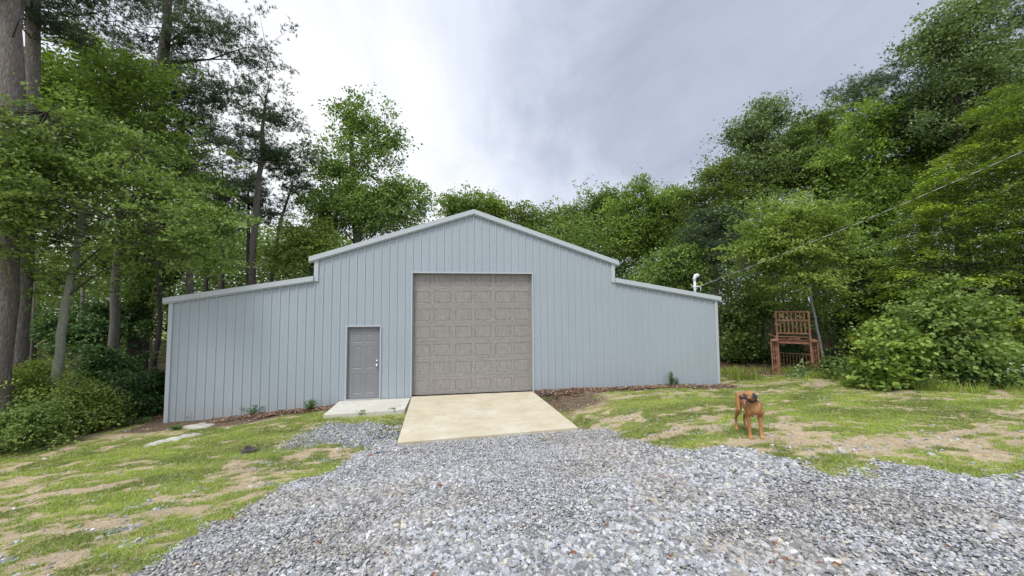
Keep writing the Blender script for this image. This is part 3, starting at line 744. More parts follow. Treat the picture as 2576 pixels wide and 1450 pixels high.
mb = MB(); mb.box(ex1-.05,ex1-.03,-.01,.04,ez-.075,ez-.045); part(mb,'door_sensor',M['darkgap'],ed)

# ------------------------------------------------------------ service mast and drop cable
mx,my = 15.93,.35; mzb = ztop(mx)+.0
mast = empty('service_mast',(mx,my,mzb),'white electrical service mast with round weatherhead on the right low roof','utility mast')
o0 = np.array([mx,my,mzb])
mb = MB(); mb.tube([(0,0,-.02),(0,0,.60)],.040,14); mesh_np('conduit',np.concatenate(mb.v),mb.f,M['conduit'],None,True,mast)
mb = MB(); mb.tube([(0,0,.54),(0,0,.64),(.03,-.02,.73),(.09,-.04,.745),(.13,-.06,.70)],[.05,.054,.062,.058,.045],14); mb.ball((.035,-.02,.70),(.062,.055,.060),14,8); mesh_np('weatherhead',np.concatenate(mb.v),mb.f,M['conduit'],None,True,mast)
mb = MB(); mb.tube([(0,0,.33),(0,0,.37)],.052,14); mb.bar((.04,-.03,.35),(.14,-.05,.35),.03,.04); mb.bar((-.11,.0,.35),(-.03,0,.35),.02,.03); mesh_np('cable_clamp',np.concatenate(mb.v),mb.f,M['conduit'],None,False,mast)
mb = MB(); mb.tube([(-.04,0,-.01),(.0,0,.0)],.09,14); mesh_np('roof_flashing',np.concatenate(mb.v),mb.f,M['darkgap'],None,True,mast)
pa = o0+np.array([.13,-.05,.35]); pbb = P3(2576,380,9.2); dvec = pbb-pa; pe = pa+dvec*2.2
cab = empty('overhead_cable',pa,'twisted grey power cable running from the roof mast up over the woods','cable')
L = []; K = 90
for i in range(K+1):
    t = i/K; q = pa+(pe-pa)*t; q = q+np.array([0,0,-1.0*4*t*(1-t)*.42-0*t]); L.append(q-pa)
# re-aim so that the sagging cable still passes the right edge of view at the same height
tt = 1/2.2; fix = 4*.42*tt*(1-tt)
L = [l+np.array([0,0,fix/tt*(i/K)]) for i,l in enumerate(L)]
L = np.array(L)
mb = MB(); mb.tube(L,.006,6); mesh_np('neutral_wire',np.concatenate(mb.v),mb.f,M['wire'],None,True,cab)
for ph in (0,math.pi):
    s = np.linspace(0,1,K*6+1); Q = np.stack([np.interp(s,np.linspace(0,1,K+1),L[:,k]) for k in range(3)],-1)
    Q = Q+np.stack([0*s,.008*np.cos(s*150+ph),.010*np.sin(s*150+ph)-.004],-1)
    mb = MB(); mb.tube(Q[12:],.005,5); mesh_np('insulated_wire',np.concatenate(mb.v),mb.f,M['blackwire'],None,True,cab)
for k in range(3):
    t = np.linspace(0,1,14); a = np.array([mx+.14,my-.07,mzb+.68]); b = pa+L[3+k]*1.0; q = a+(b-a)*t[:,None]; q[:,2] -= np.sin(t*np.pi)*(.14+.05*k)
    mb = MB(); mb.tube(q-pa,.006,5); mesh_np('drip_loop',np.concatenate(mb.v),mb.f,M['blackwire'],None,True,cab)
mb = MB(); mb.tube([(.06,.0,.0),(.055,0,-.18)],.010,6); mesh_np('tie_end',np.concatenate(mb.v),mb.f,M['white'],None,True,cab)
mb = MB(); mb.tube([L[4],L[4]+np.array([0.01,0,-.12])],.006,6); mesh_np('tie_end',np.concatenate(mb.v),mb.f,M['white'],None,True,cab)

# ------------------------------------------------------------ foliage generators
def norm(a): return a/(np.linalg.norm(a,axis=-1,keepdims=True)+1e-9)
def leaf_quads(C,D,N,L,Wd,v):
    """rhombic leaves: centres C, long axis D, face normal hint N"""
    D = norm(D); B = norm(np.cross(N,D)); Nn = np.cross(D,B)
    L = L[:,None]; Wd = Wd[:,None]
    V = np.stack([C-D*L*.5, C+B*Wd*.5+Nn*L*.06, C+D*L*.5-Nn*L*.05, C-B*Wd*.5+Nn*L*.06],1)
    return V.reshape(-1,3),np.repeat(v,4)
def sprays_in_blobs(blobs,n,shell=.45,layer=0.,jit=.46,jz=.20):
    """spray centres inside a list of ellipsoids (cx,cy,cz,rx,ry,rz)"""
    B = np.array(blobs,float); vol = (B[:,3]*B[:,4]*B[:,5])**(2/3.); k = rng.choice(len(B),n,p=vol/vol.sum())
    m = max(8,int(n/6)); kn = rng.choice(len(B),m,p=vol/vol.sum()); dn = norm(rng.normal(size=(m,3))); rn = shell+(1-shell)*rng.random(m)**.55; rn = rn*(.80+.36*rng.random(m))
    node = B[kn,:3]+dn*rn[:,None]*B[kn,3:]; j = rng.integers(0,m,n); k = kn[j]; d = dn[j]
    C = node[j]+rng.normal(size=(n,3))*np.array([jit,jit,jz])*np.sqrt(B[k,3]*.9+.12)[:,None]
    if layer: C[:,2] = np.round(C[:,2]/layer)*layer+rng.normal(size=n)*layer*.16
    return C,d,k
def crown_broad(blobs,nspray,per,leaf,spray=.45,flat=.35,v0=.5,layer=0.,shell=.4,aspect=.6,jit=.46):
    C,d,k = sprays_in_blobs(blobs,nspray,shell,layer,jit)
    out = norm(d*np.array([1,1,.25])+rng.normal(size=d.shape)*.25)
    n = nspray*per; Cs = np.repeat(C,per,0); O = np.repeat(out,per,0)
    S = norm(np.cross(O,np.array([0,0,1.]))); sr = np.repeat(spray*(.6+.8*rng.random(nspray)),per)
    a = rng.normal(size=n)*.55; b = rng.normal(size=n)*.45; c = rng.normal(size=n)*flat
    tilt = np.repeat(rng.normal(size=nspray)*.25,per)
    P = Cs+O*(a*sr)[:,None]+S*(b*sr)[:,None]; P[:,2] += c*sr*.6-np.abs(a)*sr*.22+a*sr*tilt
    D = O*1.0+rng.normal(size=(n,3))*.7; D[:,2] -= .25
    N = np.array([0,0,1.])+rng.normal(size=(n,3))*.55
    L = leaf*(.65+.7*rng.random(n)); sv = np.repeat(rng.normal(size=nspray)*.17,per)
    v = np.clip(v0+sv+rng.normal(size=n)*.13,0,1)
    V,vv = leaf_quads(P,D,N,L,L*aspect,v)
    return V,vv,C
def crown_pine(blobs,nspray,tufts,needle=.15,spray=.4,shell=.3,nn=9,wd=.011,v0=.5,flat=.3):
    C,d,k = sprays_in_blobs(blobs,nspray,shell,0.,.5,.09)
    out = norm(d*np.array([1,1,.2])+rng.normal(size=d.shape)*.2)
    n = nspray*tufts; Cs = np.repeat(C,tufts,0); O = np.repeat(out,tufts,0); S = norm(np.cross(O,np.array([0,0,1.])))
    a = rng.normal(size=n)*.6; b = rng.normal(size=n)*.45
    P = Cs+O*(a*spray)[:,None]+S*(b*spray)[:,None]; P[:,2] += rng.normal(size=n)*spray*flat+np.maximum(a,0)*spray*.25
    ax = norm(O*.6+np.array([0,0,.8])+rng.normal(size=(n,3))*.4)
    m = n*nn; P = np.repeat(P,nn,0); D = norm(np.repeat(ax,nn,0)*.75+norm(rng.normal(size=(m,3)))*1.0)
    L = needle*(.7+.6*rng.random(m)); B = norm(np.cross(D,rng.normal(size=(m,3))))*wd*.5
    st = P+D*L[:,None]*.1
    V = np.stack([st-B,st+B,P+D*L[:,None]],1).reshape(-1,3)
    v = np.clip(v0+np.repeat(np.repeat(rng.normal(size=nspray)*.15,tufts),nn)+rng.normal(size=m)*.12,0,1)
    return V,np.repeat(v,3),C
def limbs(trunk,rad,C,nl,r0=.35,rise=.5,twigs=True,seed_lo=.25):
    """branch skeleton from the trunk polyline to the spray centres"""
    tr = np.array(trunk,float); VV = []; FF = []; n = 0
    def add(p,r,k=6):
        nonlocal n
        V,F = tube_np(p,r,k); VV.append(V); FF.append(F+n); n += len(V)
    z0,z1 = tr[0,2],tr[-1,2]; zz = tr[:,2]
    def at(z): return np.array([np.interp(z,zz,tr[:,j]) for j in range(3)])
    def rr(z): return float(np.interp(z,zz,rad))
    idx = rng.choice(len(C),min(nl,len(C)),replace=False); nodes = []; 
    lo = z0+(z1-z0)*seed_lo
    for i in idx:
        e = C[i]; c0 = at(e[2]); h = np.hypot(*(e[:2]-c0[:2])); zs = np.clip(e[2]-h*rise,lo,z1-.02)
        s = at(zs); m = s+(e-s)*.5; m[2] += h*.06*rng.normal(); m[:2] += rng.normal(size=2)*h*.06
        q = s+(e-s)*.8; q[2] += h*.05*rng.normal()
        ri = min(rr(zs)*.55,.008+h*.011*r0/.35); P = np.array([s,s*.6+m*.4,m,q,e]); R = np.array([ri,ri*.8,ri*.6,ri*.35,.004])
        add(P,R,5); nodes += [m,q,(m+q)/2,e]
    if twigs and nodes:
        nd = np.array(nodes)
        for i in range(len(C)):
            dd = np.linalg.norm(nd-C[i],axis=1); j = int(dd.argmin())
            if .15 < dd[j] < 3.0:
                a = nd[j]; m = (a+C[i])/2; m[2] += .04*rng.normal()
                add(np.array([a,m,C[i]]),np.array([.010+.004*dd[j],.008,.003]),3)
    return VV,FF,n
def tree(name,label,cat,base,trunk,rad,crown,bark,leafmat,nl=14,group=None,rise=.5,seed_lo=.25,twigs=True,bare=0,nring=9,r0=.35):
    """trunk: world points; crown: (V,v,C,k) with k corners per leaf"""
    V,v,C,k = crown; base = np.array(base,float)
    root = empty(name,base,label,cat,group)
    tr = np.array(trunk,float); t = np.linspace(0,1,len(tr)); ts = np.linspace(0,1,22)
    P = np.stack([np.interp(ts,t,tr[:,j]) for j in range(3)],-1)
    for _ in range(2): P[1:-1] = (P[:-2]+2*P[1:-1]+P[2:])/4
    R = np.interp(ts,t,np.broadcast_to(rad,(len(tr),)) if np.ndim(rad)==0 else rad); R = R*np.where(ts>.8,1-(ts-.8)*4,1); R[0] *= 1.35; R[1] *= 1.08
    P[1:-1,:2] += rng.normal(size=(len(P)-2,2))*R[1:-1,None]*.12
    V0,F0 = tube_np(P,R,nring,.14)
    VV,FF,n = limbs(P,R,C,nl,r0,rise,twigs,seed_lo)
    if bare:   # dead stubs low on the trunk
        for i in range(bare):
            z = P[0,2]+(P[-1,2]-P[0,2])*(.2+.55*rng.random()); s = np.array([np.interp(z,P[:,2],P[:,j]) for j in range(3)]); a = rng.random()*6.28; L = .4+1.2*rng.random()
            V2,F2 = tube_np(np.array([s,s+np.array([math.cos(a)*L*.6,math.sin(a)*L*.6,.1*L]),s+np.array([math.cos(a)*L,math.sin(a)*L,.0])]),[.02,.012,.004],4)
            VV.append(V2); FF.append(F2+n); n += len(V2)
    allV = [V0]+VV; allF = [F0]+[f+len(V0) for f in FF]; nf = sum(len(f) for f in allF)
    mesh_np('trunk',np.concatenate(allV)-base,np.concatenate(allF),None,None,True,root,[bark,M['bark_dark']],(np.arange(nf)>=len(F0)).astype(int))
    mesh_np('crown',V-base,np.arange(len(V)).reshape(-1,k),leafmat,{'v':v},False,root)
    return root
def B(u,v,ru,rv,d,rd=None,dd=0.):
    """ellipsoid standing at distance d whose outline covers ru x rv"""
    p = P3(u,v,d+dd); s = d/FOC; return (p[0],p[1],p[2],ru*s,(rd if rd else ru*s*.8),rv*s)
def TR(pts,d):
    P = [P3(u,v,d) for u,v in pts]; P[0] = np.array([P[0][0],P[0][1],tz(P[0][0],P[0][1])-.08]); return P
def broad(name,label,pts,d,r,blobs,nspray,per,leaf,mat,bark='bark_grey',spray=.45,nl=14,cat='tree',group=None,layer=0.,shell=.4,v0=.5,flat=.35,rise=.5,seed_lo=.3,aspect=.6,rd=None,twigs=True):
    T = TR(pts,d); bl = [B(*b,d) if len(b)==4 else B(*b[:4],d,dd=b[4]) for b in blobs]
    V,v,C = crown_broad(bl,int(nspray*1.4),per,leaf,spray,flat,v0,layer,shell,aspect)
    rads = np.linspace(r,r*.3,len(T)) if np.ndim(r)==0 else r
    return tree(name,label,cat,T[0]+np.array([0,0,.08]),T,rads,(V,v,C,4),M[bark],M[mat],nl,group,rise,seed_lo,twigs)
def pine(name,label,pts,d,r,blobs,nspray,tufts,needle=.15,spray=.42,bark='bark_pine',nl=26,group=None,wd=.012,nn=9,shell=.25,rise=.15,seed_lo=.45,bare=6,v0=.5,mat='needle',cat='pine tree',flat=.22,twigs=True):
    T = TR(pts,d); bl = [B(*b,d) if len(b)==4 else B(*b[:4],d,dd=b[4]) for b in blobs]
    V,v,C = crown_pine(bl,int(nspray*1.35),tufts,needle*.85,spray*.82,shell,nn+1,wd*1.7,v0,flat)
    rads = np.linspace(r,r*.25,len(T)) if np.ndim(r)==0 else r
    return tree(name,label,cat,T[0]+np.array([0,0,.08]),T,rads,(V,v,C,3),M[bark],M[mat],nl,group,rise,seed_lo,twigs,bare)

# ---- left side, near to far
pine('pine_tree','thick grey-barked pine trunk at the left edge, nearest the camera',[(-6,1080),(16,800),(33,520),(36,250),(28,0),(20,-500),(20,-900)],8.8,[.20,.185,.18,.19,.20,.18,.1],
     [(60,-420,200,120),(-60,-650,240,120),(140,-700,220,110)],90,16,.16,.5,nl=24,seed_lo=.6,nn=7)
pine('pine_tree','dark pine trunk close behind the thick one at the left edge',[(48,1060),(58,800),(72,500),(82,200),(88,0),(92,-400),(92,-600)],9.8,[.15,.145,.14,.135,.13,.12,.06],
     [(150,10,110,55),(60,-140,180,90),(240,-60,110,60),(200,-250,150,90),(110,60,70,40)],150,16,.16,.5,nl=30,seed_lo=.55,nn=8)
broad('lichen_tree','slender leaning tree with pale lichen-spotted bark on the left lawn edge',[(128,1068),(146,900),(168,760),(190,650),(212,520),(222,440),(232,330)],9.6,[.10,.094,.088,.08,.07,.045,.012],
     [(110,440,130,70),(330,470,120,70),(60,560,110,50),(430,560,95,55),(220,350,150,70),(330,620,80,35),(520,640,60,30),(100,700,90,25,.5),(230,700,60,16,-.2),(30,640,70,30,-.6),(30,440,60,45,-1.3),(20,540,50,30,-1.5),(80,380,70,50,-.6),(40,400,60,50,-1.5),(60,480,60,40,-1.6),(30,330,50,40,-1.4)],560,52,.095,'leaf_mid','bark_lichen',.42,20,layer=.22,v0=.6,shell=.2,flat=.18,seed_lo=.45)
broad('sweetgum_tree','tall leafy tree above the lichen-barked one, its bright crown against the sky',[(278,925),(284,850),(297,640),(305,450),(300,250),(290,130)],12.5,[.14,.13,.11,.09,.06,.03],
     [(230,190,130,70),(120,240,110,80),(330,280,120,80),(430,380,105,70),(250,350,150,80),(60,330,120,80),(190,120,70,40),(470,480,80,60),(380,200,60,40),(520,560,70,50),(40,180,70,60)],620,50,.12,'leaf_bright','bark_grey',.5,26,layer=.35,shell=.2,v0=.35,flat=.22)
pine('pine_tree','tallest dark pine left of the barn, its broad crown reaching the top of the sky',[(345,905),(358,760),(372,560),(398,330),(408,200),(420,60),(428,-60),(430,-180)],15.5,[.34,.32,.30,.25,.22,.17,.11,.05],
     [(560,110,95,60),(480,60,110,45),(625,130,55,48),(640,210,40,40),(590,290,60,22),(540,210,110,42),(430,-40,130,45),(330,60,80,32),(360,150,80,32),(500,290,90,35),(330,-40,80,40),(290,90,60,20),(560,-20,60,30),(340,230,60,25),(480,160,80,30)],235,20,.17,.5,'bark_dark',nl=54,seed_lo=.5,nn=9,wd=.014,bare=10)
pine('pine_tree','thin straight pine between the tallest pine and the forked one',[(492,760),(478,690),(466,520),(460,400),(459,300),(458,240)],14.5,[.12,.115,.10,.08,.06,.03],
     [(470,250,60,40),(450,330,75,32),(520,400,70,25),(440,430,70,28),(560,360,50,20),(500,320,60,26),(410,280,45,20)],120,18,.16,.42,'bark_pine',nl=26,seed_lo=.45,wd=.013)
pine('pine_tree','sparse curved pine rising over the left bay of the barn',[(628,760),(634,680),(642,560),(652,440),(664,380),(658,340),(668,250),(682,190)],18.5,[.17,.16,.145,.13,.11,.09,.06,.03],
     [(690,225,42,34),(735,270,34,34),(660,290,50,28),(735,330,36,25),(700,290,45,30),(640,350,45,22),(740,385,34,16),(590,330,40,16),(690,400,50,20),(700,440,55,20),(610,400,45,18)],150,18,.17,.42,'bark_pine',nl=40,seed_lo=.4,wd=.014,nn=8)
pine('pine_tree','small leaning pine just right of the curved pine',[(676,780),(682,690),(704,560),(728,490),(738,450)],20,[.11,.10,.08,.05,.03],
     [(735,460,36,30),(715,430,40,24),(745,510,32,22),(700,540,40,20)],70,16,.17,.42,'bark_pine',nl=18,seed_lo=.4,wd=.014)
for i,(u,v,ru,rv,lab) in enumerate(((560,470,55,70,'dark young pine left of the curved pine, below its branches'),(625,500,48,60,'dark young pine directly behind the curved pine trunk'),(520,530,50,60,'dark low pine behind the thin straight pine'))):
    pine('pine_tree',lab,[(u,820),(u,v+rv),(u,v-rv)],22+i*1.5,[.14,.1,.03],[(u,v-rv*.5,ru*.6,rv*.5),(u,v+rv*.1,ru,rv*.5),(u-10,v+rv*.7,ru*1.1,rv*.4)],90,16,.2,.5,'bark_dark',nl=20,seed_lo=.3,wd=.02,nn=8)
pine('pine_tree','dark slim trunk in the shade beside the barn left corner',[(380,930),(390,900),(402,840),(400,700),(395,560)],13.5,[.09,.085,.08,.06,.03],[(395,560,60,40),(420,610,60,35)],50,14,.16,.4,'bark_dark',nl=12,seed_lo=.5)
broad('oak_tree','tall full oak standing behind the barn left of its ridge',[(905,800),(898,620),(896,540),(890,440),(880,330),(884,262)],23,[.30,.27,.24,.18,.1,.04],
     [(884,280,52,40),(850,340,55,50),(930,340,62,48),(985,345,24,36),(880,420,85,50),(975,400,30,32),(830,430,50,50),(880,500,100,50),(1000,490,50,40),(1045,520,42,48),(950,540,110,45),(830,560,60,50),(1010,575,80,30),(800,500,30,40)],640,44,.17,'leaf_mid','bark_grey',.62,34,shell=.15,v0=.45,flat=.4,rise=.8)
broad('maple_tree','olive-green tree low between the curved pine and the oak',[(790,800),(788,650),(785,560)],19,[.12,.1,.05],[(770,590,55,45),(720,640,50,40),(800,640,50,40)],170,44,.15,'leaf_olive','bark_grey',.5,12,v0=.5)
# small crowns showing over the ridge
for u,v,ru,rv,d,mat,lab in ((1160,510,45,28,34,'leaf_mid','rounded treetop just left of the roof peak'),(1240,515,27,22,36,'leaf_olive','narrow treetop just right of the roof peak'),
      (1350,540,62,32,36,'leaf_olive','yellow-green treetop right of the roof peak'),(1450,520,55,36,38,'leaf_mid','soft green treetop over the right roof slope'),(1525,500,40,34,35,'leaf_mid','treetop left of the broad light green one behind the barn')):
    broad('distant_tree',lab,[(u,v+260),(u,v+60),(u,v-rv*.5)],d,[.25,.2,.06],[(u,v,ru,rv),(u-ru*.5,v+rv,ru*.8,rv),(u+ru*.5,v+rv*1.1,ru*.8,rv),(u,v+rv*2.2,ru*1.2,rv*1.2)],190,34,.24,mat,'bark_grey',.8,14,group='treetops behind the barn roof',v0=.55,shell=.15)
pine('pine_tree','tiny pointed pine tip right of the roof peak',[(1281,760),(1281,600),(1281,500)],36,[.15,.1,.02],[(1281,525,8,18),(1281,555,14,22),(1281,590,20,30)],40,12,.25,.4,'bark_dark',nl=12,wd=.025,nn=7)
broad('poplar_tree','broad light green tree rising behind the right roof slope',[(1640,800),(1636,620),(1630,500),(1612,445)],27,[.25,.2,.12,.04],
     [(1612,465,36,34),(1640,510,70,45),(1590,550,60,50),(1700,540,50,40),(1640,600,100,50),(1570,610,50,40),(1690,500,45,36)],420,44,.18,'leaf_bright','bark_grey',.65,24,v0=.45,shell=.15)
broad('young_oak','rounded dark green young tree behind the right low roof',[(1715,800),(1712,720),(1706,650)],17.5,[.09,.07,.03],[(1700,650,55,32),(1680,690,70,30),(1750,700,50,26),(1720,640,35,22)],200,46,.13,'leaf_mid','bark_grey',.42,14,v0=.5,shell=.15)
broad('maple_tree','olive-green tree filling the step between the light poplar and the two-part tree',[(1800,820),(1798,640),(1795,500),(1800,430)],23,[.2,.16,.1,.03],
     [(1795,450,34,34),(1760,500,40,36),(1830,430,34,40),(1800,520,70,50),(1760,580,50,40),(1840,520,50,50)],300,44,.16,'leaf_olive','bark_grey',.58,20,v0=.45,shell=.15)
pine('pine_tree','slim reddish pine stem above the right end of the barn roof',[(1806,830),(1803,760),(1796,650),(1790,560)],17,[.075,.07,.06,.03],[(1795,560,45,32),(1780,600,55,28),(1820,610,50,28),(1800,650,45,20)],120,16,.17,.42,'bark_pine',nl=20,seed_lo=.4,v0=.6,wd=.014,mat='needle')
broad('sweetgum_tree','tall narrow tree with two-part top right of the barn, against grey sky',[(1935,820),(1930,640),(1925,480),(1918,360),(1920,262)],24,[.24,.2,.16,.1,.04],
     [(1920,270,32,30),(1945,310,40,32),(1870,345,50,34),(1900,320,45,30),(1850,380,45,32),(1930,380,60,36),(1975,350,25,32),(1900,440,80,40),(1860,460,60,40)],430,44,.16,'leaf_cool','bark_grey',.6,28,v0=.66,shell=.15,rise=.8)
broad('oak_tree','wide tree between the two-part tree and the pine top on the right',[(2050,830),(2052,600),(2058,420),(2062,300)],22,[.24,.2,.14,.05],
     [(2060,300,48,32),(2020,350,48,40),(2090,340,60,40),(2050,420,90,50),(2000,440,60,50),(2100,450,60,50)],440,44,.15,'leaf_mid','bark_grey',.55,24,v0=.6,shell=.15)
pine('pine_tree','feathery pine top poking above the right-hand trees',[(2165,830),(2160,500),(2140,330),(2150,240)],24,[.22,.16,.08,.03],[(2130,240,40,28),(2185,225,38,28),(2150,285,60,30),(2100,270,25,22),(2200,265,25,20)],120,16,.18,.45,'bark_grey',nl=34,v0=.75,wd=.016,seed_lo=.55)
broad('oak_tree','large dark-centred tree with olive top right of the pine tip',[(2215,850),(2212,640),(2205,480),(2200,330)],18.5,[.24,.2,.14,.05],
     [(2180,310,62,38),(2250,330,55,45),(2150,380,70,48),(2230,410,90,55),(2160,480,90,55),(2260,500,80,50),(2180,560,110,40)],560,46,.135,'leaf_bright','bark_grey',.5,26,v0=.42,shell=.15)
pine('pine_tree','tall dark pine mixed into the high trees at the upper right',[(2330,850),(2330,560),(2330,340),(2345,150)],17.5,[.26,.2,.14,.05],[(2300,170,40,34),(2330,230,55,36),(2290,250,45,34),(2340,310,80,38),(2290,330,60,34),(2370,370,80,36),(2275,290,40,26)],260,18,.17,.45,'bark_dark',nl=34,v0=.55,wd=.015,seed_lo=.5)
broad('hickory_tree','highest leafy tree at the upper right corner, reaching the picture top',[(2420,860),(2420,600),(2412,380),(2405,160),(2402,30)],15.5,[.24,.2,.16,.1,.03],
     [(2400,50,62,42),(2370,110,60,44),(2440,130,70,48),(2500,170,50,50),(2390,200,80,50),(2460,250,80,50),(2550,230,50,60),(2400,300,80,50),(2500,330,80,50),(2340,100,25,25)],640,48,.12,'leaf_cool','bark_dark',.5,30,v0=.6,shell=.15)
pine('pine_tree','pine branch tips at the extreme upper right corner',[(2640,900),(2640,500),(2610,150),(2585,-40)],16,[.24,.2,.14,.05],[(2570,40,32,32),(2600,-40,60,40),(2610,120,50,40),(2640,40,70,50)],110,16,.17,.45,'bark_grey',nl=24,v0=.55,wd=.015,seed_lo=.5)
# cedar: layered drooping sprays on a broad cone
def cedar():
    d = 12.0; T = TR([(2600,985),(2600,700),(2595,420),(2590,200)],d); base = T[0]+np.array([0,0,.08])
    zt,zb = T[-1][2],base[2]+.5; Cs = []; O = []
    for i in range(430):
        q = rng.random()**.75; z = zt-(zt-zb)*q; R = (.25+4.1*q**.62)*(.80+.28*rng.random()); a = rng.random()*2*np.pi
        c = np.array([np.interp(z,[p[2] for p in T],[p[k] for p in T]) for k in (0,1)])
        Cs.append((c[0]+R*math.cos(a),c[1]+R*math.sin(a),z)); O.append((math.cos(a)+.3*rng.normal(),math.sin(a)+.3*rng.normal(),.05))
    Cs = np.array(Cs); O = norm(np.array(O)); per = 300; n = len(Cs)*per
    Cr = np.repeat(Cs,per,0); Or = np.repeat(O,per,0); S = norm(np.cross(Or,np.array([0,0,1.])))
    a = rng.random(n)**.7*2-1.2; b = rng.normal(size=n)*.34*(1.15-a*.6); fing = np.sin(b*22+np.repeat(rng.random(len(Cs))*6,per))*.10
    P = Cr+Or*((a+fing)*.62)[:,None]+S*b[:,None]; P[:,2] += .10*a-np.abs(b)*.35-np.maximum(a-.3,0)*.30+rng.normal(size=n)*.05
    D = Or+S*np.sign(b)[:,None]*.6+rng.normal(size=(n,3))*.45; N = np.array([0,0,1.])+rng.normal(size=(n,3))*.5
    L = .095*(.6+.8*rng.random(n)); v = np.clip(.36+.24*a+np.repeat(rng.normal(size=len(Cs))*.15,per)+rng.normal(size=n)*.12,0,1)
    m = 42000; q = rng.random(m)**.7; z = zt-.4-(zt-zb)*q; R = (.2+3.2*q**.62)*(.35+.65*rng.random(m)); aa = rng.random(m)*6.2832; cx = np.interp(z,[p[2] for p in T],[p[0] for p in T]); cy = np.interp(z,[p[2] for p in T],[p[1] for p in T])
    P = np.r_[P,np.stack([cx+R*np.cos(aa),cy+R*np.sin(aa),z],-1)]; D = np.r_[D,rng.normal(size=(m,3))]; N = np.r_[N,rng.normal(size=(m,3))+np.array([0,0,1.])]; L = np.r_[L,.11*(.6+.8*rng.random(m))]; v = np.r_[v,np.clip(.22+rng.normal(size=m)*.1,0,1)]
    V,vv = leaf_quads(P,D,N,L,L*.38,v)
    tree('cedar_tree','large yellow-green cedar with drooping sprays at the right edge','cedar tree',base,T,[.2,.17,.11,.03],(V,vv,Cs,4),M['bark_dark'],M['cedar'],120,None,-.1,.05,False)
cedar()
broad('young_maple','slender pale-stemmed young tree with bright leaves behind the rusty frame',[(2078,925),(2062,860),(2042,760),(2020,660),(2002,565),(1988,510)],13.6,[.05,.046,.04,.034,.026,.012],
     [(1975,535,75,38),(1930,580,70,42),(2030,560,65,35),(1960,620,80,40),(2040,640,60,34),(1910,640,50,36),(2010,700,75,28),(2085,620,50,28),(2015,760,72,12,.7),(2055,775,36,12,.5),(1950,765,30,10,.6)],470,48,.10,'leaf_bright','bark_birch',.36,30,v0=.78,layer=.3,shell=.15,flat=.2,rise=.7)
def bush(name,label,u,v0_,ru,rv,d,ns,per,leaf,mat,spray=.32,cat='shrub',group=None,v0=.5,blobs=None,nl=16,aspect=.6,layer=0.,stems=.03,flat=.4):
    g = P3(u,v0_,d); gz_ = tz(g[0],g[1]); base = np.array([g[0],g[1],gz_])
    bl = blobs or [(0,-rv,ru,rv),(-ru*.5,-rv*.6,ru*.6,rv*.6),(ru*.5,-rv*.6,ru*.6,rv*.6),(0,-rv*1.5,ru*.5,rv*.5)]
    bl = [B(u+a,v0_+b,c,e,d) for a,b,c,e in bl]
    V,v,C = crown_broad(bl,ns,per,leaf,spray,flat,v0,layer,.15,aspect,.24)
    V4 = V.reshape(-1,4,3); k = V4[:,:,2].min(1) > TZ(V4[:,0,0],V4[:,0,1])+.01; V = V4[k].reshape(-1,3); v = v.reshape(-1,4)[k].reshape(-1)
    top = C[:,2].max(); T = [base-np.array([0,0,.05]),base+np.array([0,0,(top-gz_)*.5]),base+np.array([.05,0,(top-gz_)*.9])]
    return tree(name,label,cat,base,T,[stems,stems*.6,.01],(V,v,C,4),M['bark_grey'],M[mat],nl,group,.9,.02,True,0,6)
bush('oak_bush','large oak bush with big lobed leaves in front of the cedar',2330,985,0,0,10.2,620,38,.105,'leaf_mid',.34,'bush',None,.6,[(20,-110,130,85),(-60,-120,50,50),(-90,-50,45,40),(130,-110,75,75),(50,-195,90,40),(95,-240,40,40),(-10,-235,30,30),(190,-95,40,45),(70,-60,140,48),(112,-295,12,26),(45,-270,16,22),(-35,-255,10,22),(160,-200,30,24)],38,.75)
bush('maple_bush','bright maple bush at the left front of the big oak bush',2245,985,0,0,9.9,200,34,.12,'leaf_bright',.26,'bush',None,.55,[(0,-60,60,36),(-25,-95,40,34),(30,-115,48,34),(-45,-22,36,16),(0,-14,50,12)],18,.85)
for (u,v,ru,rv,d,mat,lab,ns) in (
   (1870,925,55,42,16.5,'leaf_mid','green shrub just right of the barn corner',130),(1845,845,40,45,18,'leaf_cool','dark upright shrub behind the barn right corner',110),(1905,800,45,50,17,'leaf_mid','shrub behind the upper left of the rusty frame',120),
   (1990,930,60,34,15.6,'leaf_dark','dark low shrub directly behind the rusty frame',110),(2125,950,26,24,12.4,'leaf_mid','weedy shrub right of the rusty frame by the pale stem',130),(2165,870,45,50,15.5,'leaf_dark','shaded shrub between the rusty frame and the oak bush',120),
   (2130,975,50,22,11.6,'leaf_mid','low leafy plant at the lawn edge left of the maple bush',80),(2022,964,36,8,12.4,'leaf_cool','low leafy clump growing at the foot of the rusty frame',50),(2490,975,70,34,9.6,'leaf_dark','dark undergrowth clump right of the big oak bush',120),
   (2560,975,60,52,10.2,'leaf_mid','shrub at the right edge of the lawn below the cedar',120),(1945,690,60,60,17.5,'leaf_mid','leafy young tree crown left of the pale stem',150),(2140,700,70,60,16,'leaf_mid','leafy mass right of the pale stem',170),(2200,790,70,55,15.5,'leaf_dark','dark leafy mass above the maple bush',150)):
    bush('shrub',lab,u,v,ru,rv,d,ns,40,.10 if d<14 else .125,mat,.36,'shrub','undergrowth along the right-hand woods',.5,stems=.03)
